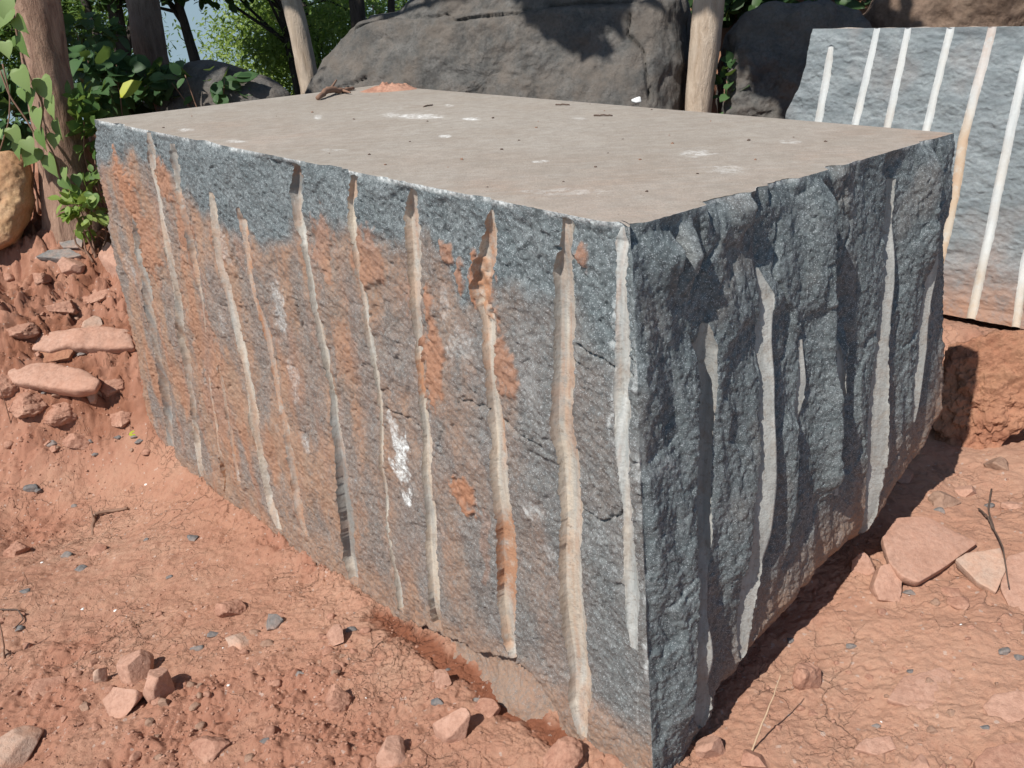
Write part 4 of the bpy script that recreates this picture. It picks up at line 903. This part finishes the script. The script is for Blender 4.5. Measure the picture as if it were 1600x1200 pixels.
# grey chips, red lumps: individuals that share a look
CH = [(1333, 1010), (1423, 1051), (1592, 1027), (1570, 1020), (1540, 1140), (1236, 1001), (1422, 925), (1395, 912), (415, 1160), (392, 1182), (265, 900), (127, 889), (308, 1013), (40, 925), (30, 980), (102, 868), (550, 985), (700, 1040), (745, 1084), (683, 1100), (60, 765), (115, 790), (140, 688), (150, 708), (210, 684), (218, 690), (185, 690), (82, 690), (98, 545), (145, 550), (128, 553), (50, 765), (70, 615), (1370, 1130), (300, 840), (230, 845), (470, 1060), (330, 990), (1545, 790), (1470, 795)]
for i, (x, y) in enumerate(CH):
    s_ = random.uniform(6, 13)
    stone('stone_chip', x, y, s_, s_*.45, M['bluestone'] if i % 3 else M['greystone'], 'small blue-grey stone chip lying on the red soil', 'stone chip', depth=.7, sink=.2, seed=300+i, npl=18, lv=3, rough=.03, group='grey stone chips scattered on the soil')
QZ = [(605, 793), (180, 952), (360, 1083), (348, 1012), (572, 1090), (228, 757), (106, 575), (1421, 930), (1465, 680), (1560, 690), (840, 1080), (1500, 985), (1378, 1127), (128, 948), (490, 800), (66, 880)]
for i, (x, y) in enumerate(QZ):
    stone('quartz_bit', x, y, random.uniform(2.2, 3.6), 2., M['white'], 'tiny white quartz bit on the red soil', 'pebble', sink=.15, seed=360+i, lv=2, group='white quartz bits on the soil')
rg = np.random.default_rng(5); cnt = 0
for i, (x, y, ww, hh, lb) in enumerate(((30, 520, 30, 16, 'crumbling soil block at the left edge above the broad flat stone'), (95, 478, 26, 15, 'soil block under the top of the left bank'), (150, 455, 26, 13, 'flat lump of soil near the block on the upper left bank'), (175, 605, 24, 14, 'soil block between the broad flat stone and the big block'), (40, 640, 34, 18, 'big crumbling soil block below the broad flat stone at the left'), (100, 655, 30, 15, 'soil block in the lower face of the left bank'), (190, 655, 22, 12, 'soil block at the bank foot beside the big block'), (65, 440, 22, 12, 'small soil block at the dark hollow in the bank'), (10, 610, 24, 18, 'soil block at the very left edge of the bank'))):
    stone('soil_block', x, y, ww, hh, M['clod'], lb, 'soil block', depth=.8, sink=.3, seed=700+i, npl=9, lv=5, rough=.14)
while cnt < 130:
    if cnt < 75: x, y = rg.uniform(0, 620), rg.uniform(960, 1200)
    elif cnt < 100: x, y = rg.uniform(0, 230), rg.uniform(410, 720)
    else: x, y = rg.uniform(1180, 1600), rg.uniform(880, 1200)
    p = g_at(x, y); s = (p-N0) @ dL; o = (p-N0) @ nL; oR = (p-N0) @ nR
    if (o < .03 and oR < .06): continue
    w = rg.uniform(4, 11)*(1 if cnt < 100 else .8)
    stone('soil_lump', x, y, w, w*.75, M['clod' if cnt % 3 else 'brownstone'], 'small crumbly lump of red soil', 'soil lump', depth=.9, sink=.3, seed=400+cnt, npl=8, lv=3, rough=.12, group='small lumps of soil strewn on the ground'); cnt += 1
# uncountable crumbs of soil
def crumbs():
    rg = np.random.default_rng(9); J = Join(); tv, tf = facet((1, .8, .6), 77, 10, 1, .25)
    X = []
    for a, b, r in ROUGHSPOTS:
        if r > 0: n = int(420*r/.3); X.append(np.stack([a+rg.normal(size=n)*r*.7, b+rg.normal(size=n)*r*.7], 1))
    X.append(np.stack([rg.uniform(-2.6, 1.9, 2200), rg.uniform(1.2, 3.9, 2200)], 1))
    X = np.concatenate(X); q = X-N0[:2]; inside = (q @ nL[:2] < .0) & (q @ nR[:2]/np.linalg.norm(nR[:2]) < .0); X = X[~inside]
    z = ground(X[:, 0], X[:, 1]); n = len(X); sz = .0022+.006*rg.random(n)**3.2; an = rg.random(n)*6.28
    ca, sa = np.cos(an)[:, None], np.sin(an)[:, None]; st = 1+.5*(rg.random((n, 1))-.5)
    V = np.stack([tv[None, :, 0]*ca*st-tv[None, :, 1]*sa, tv[None, :, 0]*sa*st+tv[None, :, 1]*ca, np.broadcast_to(tv[None, :, 2], (n, len(tv)))], -1)*sz[:, None, None]
    V = V+np.stack([X[:, 0], X[:, 1], z+sz*.12], -1)[:, None]
    F = tf[None]+(np.arange(n)*len(tv))[:, None, None]
    link('soil_crumbs', mesh('soil_crumbs', V.reshape(-1, 3), F.reshape(-1, 3), smooth=False), None, M['clod'], 'loose crumbs of red soil covering the ground', 'soil', kind='stuff')
crumbs()

# ------------------------------------------------------------------ twigs, roots, litter on the block
def stick(name, P3, rad, mat, label, cat='twig', side=None, nseg=7, group=None):
    P = smooth_path(P3, 26); rr = np.interp(np.linspace(0, 1, 26), np.linspace(0, 1, len(rad)), rad)
    P = P+np.stack([n2(np.arange(26)*.4, P[:, 0]*3+k, k) for k in range(3)], 1)*rr.mean()*.7
    J = Join(); J.add(*tube(P, rr, nseg, 3, .25))
    for q in (side or []):
        Q = smooth_path(q, 12); J.add(*tube(Q, np.linspace(rr.mean()*.7, rr.mean()*.3, 12), 6))
    org = P[0]; J.V = [v-org for v in J.V]; stone.org = org
    return link(name, J.mesh(name), None, mat, label, cat, group)
def up(px, py, dz=.004): return gpt(px, py)+np.array([0, 0, dz])
b0 = up(1172, 1180, -.01)
stick('dry_grass_stalk', [b0, b0+np.array([.02, .005, .08]), b0+np.array([.045, .01, .17]), b0+np.array([.062, .012, .25])], [.0028, .002, .0012], M['drytwig'], 'thin dry straw-coloured stem standing in the soil right of the block corner', 'plant stem')
stick('root_stick', [up(143, 838, -.01), up(150, 812, .02), up(172, 803, .012), up(200, 797, .008)], [.008, .0095, .007], M['twig'], 'bent brown root sticking out of the soil on the left', 'root', [[up(148, 818, .02), up(146, 805, .05)]])
stick('thin_root', [up(1548, 770, .01), up(1542, 800, .012), up(1552, 835, .015), up(1562, 880, .055), up(1572, 935, .04)], [.003, .0025, .002], M['darktwig'], 'thin dark root crossing the pale flat stone on the right', 'root')
stick('thin_root', [up(1528, 800, .012), up(1540, 818, .02), up(1552, 836, .012)], [.003, .003], M['darktwig'], 'short dark root branching on the soil above the flat stones', 'root')
for a, b, h, lb in (((18, 665), (.0, 0, .26), .003, 'dry upright stem in front of the left bank'), ((42, 915), (.005, 0, .07), .0025, 'short dry stalk standing near the left edge'), ((6, 1030), (.02, .02, .16), .004, 'brown stalk standing at the lower left edge')):
    q = up(*a, -.01); stick('dry_stalk', [q, q+np.array(b)*.5+np.array([.006, 0, 0]), q+np.array(b)], [h, h*.5], M['twig'], lb, 'plant stem')
stick('fallen_twig', [up(0, 955, .01), up(30, 958, .012), up(38, 970, .01), up(22, 985, .008)], [.003, .002], M['darktwig'], 'thin dark bent twig lying at the left edge', 'twig')
stick('fallen_twig', [up(110, 1030, .005), up(150, 1024, .01), up(160, 1020, .006)], [.0025, .002], M['twig'], 'thin brown twig lying above the cluster of four stones', 'twig')
T = lambda x, y, dz=.006: atz(x, y, H)+np.array([0, 0, dz])
stick('fallen_twig', [T(497, 157, .012), T(515, 150, .03), T(535, 146, .012), T(552, 141, .012)], [.011, .016, .007], M['twig'], 'gnarled brown twig on the far left edge of the block top', 'twig', [[T(515, 150, .02), T(528, 141, .05)], [T(535, 146, .015), T(548, 148, .01)]])
for x0, y0, x1, y1, lb in ((928, 182, 957, 182, 'straight dark twig on the block top toward its back right'), (868, 165, 890, 165, 'thin twig near the back edge of the block top'), (662, 168, 676, 165, 'short thin twig near the red soil on the block top')):
    stick('fallen_twig', [T(x0, y0, .003), T((x0+x1)/2, (y0+y1)/2, .005), T(x1, y1, .003)], [.003, .0025], M['darktwig'], lb, 'twig')
# pile of red soil at the back of the top
def pile():
    c = atz(607, 141, H); r = np.linspace(0, 1, 40); th = np.linspace(0, 2*np.pi, 90, endpoint=False)
    X = c[0]+r[:, None]*np.cos(th)*.16; Y = c[1]+r[:, None]*np.sin(th)*.10
    z = H+.035*(1-r[:, None]**2)**1.5*(1+.6*fbm(X*14, Y*14, 3, 5))+.010*fbm(X*60, Y*60, 3, 6)*(1-r[:, None])-.004*r[:, None]
    stone.org = c; link('soil_pile', mesh('soil_pile', np.stack([X, Y, z], -1).reshape(-1, 3)-c, gridF(40, 90, True)), None, M['clod'], 'small heap of red soil on the back edge of the block top', 'soil heap')
pile()
LT = [(1046, 212), (1018, 172), (1170, 220), (1050, 225), (890, 165), (922, 163), (944, 174), (943, 196), (973, 218), (841, 190), (811, 220), (784, 234), (722, 250), (762, 293), (577, 242), (602, 258), (515, 240), (553, 187), (488, 176), (432, 182), (256, 200), (300, 182), (640, 222), (770, 185), (838, 200), (950, 240), (1090, 272), (1000, 250), (880, 285), (1240, 215), (1110, 190), (1290, 222), (630, 150), (593, 149), (668, 190), (705, 200), (1180, 250), (930, 262), (1010, 300), (700, 262)]
for i, (x, y) in enumerate(LT):
    c = T(x, y, .0); s_ = random.uniform(.0025, .006); V, F = facet((s_, s_*.8, s_*.6), 600+i, 9, 2, .1); stone.org = c+np.array([0, 0, s_*.35])
    link('litter_bit', mesh('litter_bit', V, F), None, M['darktwig'] if i % 3 else M['twig'], 'tiny dark crumb of litter on the sawn top of the block', 'litter', 'dark crumbs on the block top')
c = T(995, 159, .0); V, F = facet((.022, .018, .014), 661, 10, 3, .1); stone.org = c+np.array([0, 0, .008]); link('stone_chip', mesh('stone_chip', V, F), None, M['white'], 'small white stone chip near the back edge of the block top', 'stone chip')
q = up(203, 686, .012)
V, F, lv = leaves(np.array([q])*0, np.array([[1., .3, .1]]), np.array([[.1, -.6, .8]]), .05, 'oval', RNG); stone.org = q
link('fallen_leaf', mesh('fallen_leaf', V, F, {'lv': lv}), None, M['leaf_yellow'], 'yellow-green fallen leaf on the soil at the left foot of the block', 'leaf')

# ------------------------------------------------------------------ trees and plants
def tree(label, path, rads, bark, crown, leafmat, lsize, kind, seed, limbs=5, name='tree', group=None, rough=.10, nseg=28, parts_leaf='crown'):
    """path: world points from the foot up; crown: list of (centre, radii, leaf count, clumps)"""
    rg = np.random.default_rng(seed); org = np.array(path[0]); n = 70
    P = smooth_path(np.array(path), n); rr = np.interp(np.linspace(0, 1, n), np.linspace(0, 1, len(rads)), rads)
    root = empty(name, org, label, 'tree', group); J = Join(); J.add(*tube(P-org, rr, nseg, seed, rough))
    K = Join()
    for c, r, cnt, cl in crown:
        pos, cc = cloud(c, r, cnt, rg, cl); pos -= org; cc = cc-org
        for q in cc[:limbs]:
            i = int(np.clip(n*(.55+.4*rg.random()), 0, n-1)); a = P[i]-org
            mid = .5*(a+q)+rg.normal(size=3)*.12*np.linalg.norm(q-a); r0 = min(rr[i]*.5, .05)
            J.add(*tube(smooth_path([a, mid, q], 14), np.linspace(r0, r0*.2, 14), 7))
        D = rg.normal(size=(cnt, 3)); D[:, 2] = D[:, 2]*.6-.25; N = rg.normal(size=(cnt, 3))*.6; N[:, 2] = np.abs(N[:, 2])+.6
        K.add(*leaves(pos, D, N, lsize*(.6+.7*rg.random(cnt)), kind, rg))
    link('trunk', J.mesh('trunk'), root, bark)
    link(parts_leaf, K.mesh(parts_leaf, True), root, leafmat); return root
def trunkpts(px, Y, top=None, z0=None):
    P = [aty(x, y, Y) for x, y in px][::-1]; foot = P[0].copy(); foot2 = foot.copy()
    g = float(h_base(np.array([foot[0]]), np.array([foot[1]]))[0]); 
    if foot[2] > g: foot2[2] = g-.1; P = [foot2]+P
    return P+[np.array(t) for t in (top or [])]
w = lambda px, Y: px/FPX*Y*1.06/2
Y1 = 5.3; t1 = trunkpts([(58, -20), (66, 60), (80, 150), (97, 220), (112, 300), (118, 330)], Y1); u = t1[-1]
tree('thick brown reddish trunk at the left with a heart-leaved vine on it', t1+[u+np.array([-.10, -.1, .9]), u+np.array([.0, -.1, 2.4]), u+np.array([.1, 0, 3.6])], [w(q, Y1) for q in (104, 74, 61, 56, 54, 50, 48, 45, 42, 38, 34, 30, 25)], M['bark1'],
     [((-1.3, 4.8, 4.6), (.9, .8, .6), 1000, 12), ((-4.2, 4.9, 4.3), (1.5, 1.0, .8), 2600, 16), ((-1.0, 3.9, 4.5), (.5, .5, .4), 210, 6)], M['leaf_mid'], .14, 'oval', 1, rough=.16)
Y2 = 7.2; t2 = trunkpts([(222, -10), (232, 60), (240, 110)], Y2); u = t2[-1]
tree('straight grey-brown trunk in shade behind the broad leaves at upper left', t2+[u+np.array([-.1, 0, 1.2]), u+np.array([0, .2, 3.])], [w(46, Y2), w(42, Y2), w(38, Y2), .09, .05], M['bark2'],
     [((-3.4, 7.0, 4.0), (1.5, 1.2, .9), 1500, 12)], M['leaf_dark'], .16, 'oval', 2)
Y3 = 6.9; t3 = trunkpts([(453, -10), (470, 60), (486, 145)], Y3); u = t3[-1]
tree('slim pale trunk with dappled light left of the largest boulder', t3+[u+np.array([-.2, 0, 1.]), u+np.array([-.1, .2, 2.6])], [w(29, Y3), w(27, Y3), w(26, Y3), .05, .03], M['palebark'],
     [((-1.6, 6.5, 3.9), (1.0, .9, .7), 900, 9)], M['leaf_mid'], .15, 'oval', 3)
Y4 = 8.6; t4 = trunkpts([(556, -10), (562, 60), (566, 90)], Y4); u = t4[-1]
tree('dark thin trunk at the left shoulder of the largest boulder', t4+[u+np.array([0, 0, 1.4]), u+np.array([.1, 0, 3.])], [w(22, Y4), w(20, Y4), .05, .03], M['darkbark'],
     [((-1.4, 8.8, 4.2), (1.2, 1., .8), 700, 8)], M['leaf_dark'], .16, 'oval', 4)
Y5 = 5.5; t5 = trunkpts([(1109, -25), (1104, 50), (1097, 110), (1090, 165)], Y5); u = t5[-1]
tree('pale smooth sunlit trunk standing like a pole between the dark boulders', t5+[u+np.array([.1, 0, 1.]), u+np.array([-.2, 0, 2.4]), u+np.array([-.4, -.1, 3.2])], [w(q, Y5) for q in (28, 33, 42, 45, 42, 38, 30, 20)], M['palebark'],
     [((.25, 3.55, 4.5), (.66, .62, .5), 2600, 14), ((.75, 5.7, 4.6), (1.0, .7, .5), 2600, 14), ((1.9, 5.3, 4.6), (1., .7, .5), 2600, 14), ((3.0, 5.3, 4.7), (1., .8, .5), 2200, 12)], M['leaf_mid'], .17, 'oval', 5)
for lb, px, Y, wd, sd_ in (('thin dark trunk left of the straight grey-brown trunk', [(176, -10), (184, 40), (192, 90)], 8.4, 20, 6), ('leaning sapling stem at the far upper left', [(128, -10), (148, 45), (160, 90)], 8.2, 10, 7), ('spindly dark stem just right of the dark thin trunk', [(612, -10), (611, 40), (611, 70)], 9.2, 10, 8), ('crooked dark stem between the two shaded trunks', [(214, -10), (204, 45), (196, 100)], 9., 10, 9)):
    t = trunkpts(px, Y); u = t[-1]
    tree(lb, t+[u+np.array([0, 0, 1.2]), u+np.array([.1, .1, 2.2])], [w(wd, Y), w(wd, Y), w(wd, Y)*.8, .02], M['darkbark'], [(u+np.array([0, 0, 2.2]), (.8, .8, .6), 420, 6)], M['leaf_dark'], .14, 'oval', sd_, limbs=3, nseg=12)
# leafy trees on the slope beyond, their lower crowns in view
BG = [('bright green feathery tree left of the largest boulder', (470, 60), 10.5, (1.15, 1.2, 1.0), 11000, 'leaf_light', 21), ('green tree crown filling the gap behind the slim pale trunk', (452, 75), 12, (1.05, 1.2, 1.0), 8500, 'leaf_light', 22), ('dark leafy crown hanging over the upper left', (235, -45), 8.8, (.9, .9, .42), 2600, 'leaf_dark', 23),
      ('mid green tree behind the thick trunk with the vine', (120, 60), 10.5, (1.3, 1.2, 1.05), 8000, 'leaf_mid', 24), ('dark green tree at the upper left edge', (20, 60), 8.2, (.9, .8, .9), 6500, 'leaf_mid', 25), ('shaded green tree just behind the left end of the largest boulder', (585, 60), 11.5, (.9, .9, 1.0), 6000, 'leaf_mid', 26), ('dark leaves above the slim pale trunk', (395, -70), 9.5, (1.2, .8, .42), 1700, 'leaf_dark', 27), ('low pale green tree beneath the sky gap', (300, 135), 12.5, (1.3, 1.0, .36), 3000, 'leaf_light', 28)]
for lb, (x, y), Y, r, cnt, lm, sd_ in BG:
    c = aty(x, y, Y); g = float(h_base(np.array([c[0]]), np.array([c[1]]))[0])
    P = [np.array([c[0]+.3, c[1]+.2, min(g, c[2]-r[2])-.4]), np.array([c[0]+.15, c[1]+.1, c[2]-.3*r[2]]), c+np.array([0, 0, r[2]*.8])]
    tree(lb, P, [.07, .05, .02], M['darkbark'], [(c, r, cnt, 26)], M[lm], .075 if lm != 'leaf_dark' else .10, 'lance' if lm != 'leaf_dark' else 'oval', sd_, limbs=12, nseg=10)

def bush(name, label, px, Y, r, cnt, size, kind, mat, seed, cat='plant', clumps=10, stems=7, foot=None, tilt=.35):
    rg = np.random.default_rng(seed); c = aty(*px, Y); gx = h_base(np.array([c[0]]), np.array([c[1]]))[0]
    org = np.array([c[0], c[1], min(gx, c[2]-.6*r[2])]) if foot is None else np.array(foot)
    root = empty(name, org, label, cat); pos, cc = cloud(c, r, cnt, rg, clumps, .5)
    out = pos-c; D = out/np.linalg.norm(out, axis=1)[:, None]+rg.normal(size=(cnt, 3))*.5; D[:, 2] -= .3
    N = rg.normal(size=(cnt, 3))*tilt+np.array([-.25, -.55, .75])
    V, F, lv = leaves(pos-org, D, N, size*(.55+.7*rg.random(cnt)), kind, rg)
    link('leaves', mesh('leaves', V, F, {'lv': lv}), root, mat); J = Join()
    for q in cc[:stems]:
        J.add(*tube(smooth_path([np.zeros(3)+rg.normal(size=3)*.02*[1, 1, 0], .5*(q-org)+rg.normal(size=3)*.04, q-org], 12), np.linspace(.007, .003, 12), 6))
    link('stem', J.mesh('stem'), root, M['twig']); return root
bush('broadleaf_bush', 'shaded bush of big round leaves between the thick trunk and the grey-brown trunk', (165, 125), 5.9, (.30, .3, .22), 120, .125, 'heart', M['leaf_bush'], 31)
bush('broadleaf_bush', 'dark bush of oval leaves in front of the low black boulder', (320, 132), 5.85, (.28, .2, .13), 60, .12, 'oval', M['leaf_bush'], 32)
bush('broadleaf_bush', 'bush of large leaves in shade below the grey-brown trunk', (240, 125), 6.1, (.26, .25, .13), 85, .12, 'oval', M['leaf_bush'], 33)
bush('broadleaf_bush', 'green bush touching the far left corner of the block', (150, 215), 5.2, (.13, .2, .30), 170, .085, 'oval', M['leaf_mid'], 34)
bush('broadleaf_bush', 'leafy undergrowth left of the thick trunk at the left edge', (15, 180), 5.5, (.24, .2, .34), 90, .13, 'heart', M['leaf_bush'], 35)
bush('broadleaf_bush', 'leafy undergrowth behind the thick trunk', (130, 60), 6.6, (.42, .3, .30), 260, .11, 'oval', M['leaf_bush'], 36)
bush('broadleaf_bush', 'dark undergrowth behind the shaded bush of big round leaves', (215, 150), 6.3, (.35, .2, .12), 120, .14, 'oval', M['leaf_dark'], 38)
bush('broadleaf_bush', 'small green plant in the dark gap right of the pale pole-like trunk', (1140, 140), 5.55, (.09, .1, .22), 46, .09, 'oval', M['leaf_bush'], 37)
bush('shade_filler_bush', 'added dark leaves filling the deep shade above the black boulder right of the pole-like trunk', (1240, -5), 6.9, (.85, .3, .42), 900, .12, 'oval', M['leaf_dark'], 51)  # added bush; its dark leaves stand in for the deep shade here
bush('shade_filler_bush', 'added dark leaves filling the shade at the top right corner behind the striped block', (1480, -25), 7.2, (.9, .3, .35), 800, .12, 'oval', M['leaf_dark'], 52)  # second added bush, dark leaves put in place of shade
bush('small_shrub', 'small bright green shrub growing on the bank beside the block', (128, 325), 5.0, (.13, .12, .17), 150, .065, 'oval', M['leaf_light'], 39, 'shrub', foot=None)
q = aty(188, 152, 5.7)
V, F, lv = leaves(np.array([[0., 0, 0]]), np.array([[.8, .1, .55]]), np.array([[-.3, -.8, .5]]), .17, 'oval', RNG)
r_ = empty('seedling', q+np.array([-.05, 0, -.3]), 'single yellow leaf standing up among the dark broad leaves', 'plant')
link('leaf', mesh('leaf', V+np.array([.05, 0, .3]), F, {'lv': lv}), r_, M['leaf_yellow']); J = Join(); J.add(*tube(smooth_path([[0, 0, 0], [.03, 0, .15], [.05, 0, .3]], 10), np.full(10, .004), 6)); link('stem', J.mesh('stem'), r_, M['twig'])
# vine on the thick trunk
def vine():
    rg = np.random.default_rng(44); Yv = 5.06
    pts = [(140, 330), (95, 285), (85, 240), (60, 205), (70, 165), (45, 120), (30, 70), (20, 20), (12, -30)]
    P = np.array([aty(x, y, Yv) for x, y in pts]); org = P[0]
    root = empty('climbing_vine', org, 'climbing vine with heart-shaped leaves hanging on the thick trunk', 'vine')
    S_ = smooth_path(P, 60); J = Join(); J.add(*tube(S_-org, np.full(60, .006), 7)); 
    P2 = smooth_path([aty(x, y, Yv) for x, y in ((0, 110), (15, 150), (40, 185), (62, 222))], 20); J.add(*tube(P2-org, np.full(20, .005), 6))
    P3 = smooth_path([aty(x, y, Yv) for x, y in ((0, 235), (14, 190), (16, 150), (4, 100))], 20); J.add(*tube(P3-org, np.full(20, .004), 6))
    link('stem', J.mesh('stem'), root, M['twig'])
    L_ = [(65, 135, 20), (52, 152, 22), (80, 165, 20), (60, 182, 20), (88, 200, 22), (63, 215, 24), (55, 243, 20), (75, 255, 24), (85, 222, 16), (97, 290, 18), (30, 120, 20), (28, 68, 20), (15, 25, 22), (25, 40, 20), (5, 8, 20), (22, 8, 16), (8, 78, 14), (40, 230, 14), (2, 215, 18), (18, 212, 16), (28, 233, 16), (102, 275, 14), (120, 310, 14), (145, 315, 20), (120, 285, 12), (34, 150, 14)]
    pos = np.array([aty(x, y-12, Yv-.02-.05*rg.random()) for x, y, _ in L_])-org; sz = np.array([s for *_, s in L_])*1.5*(.8+.4*rg.random(len(L_)))/FPX*Yv
    D = np.stack([rg.normal(size=len(L_))*.35, -.25-.2*rg.random(len(L_)), -np.ones(len(L_))], 1); N = np.stack([-.35+rg.normal(size=len(L_))*.3, -np.ones(len(L_)), .35+rg.normal(size=len(L_))*.2], 1)
    V, F, lv = leaves(pos, D, N, sz, 'heart', rg); link('leaves', mesh('leaves', V, F, {'lv': lv}), root, M['leaf_vine'])
vine()
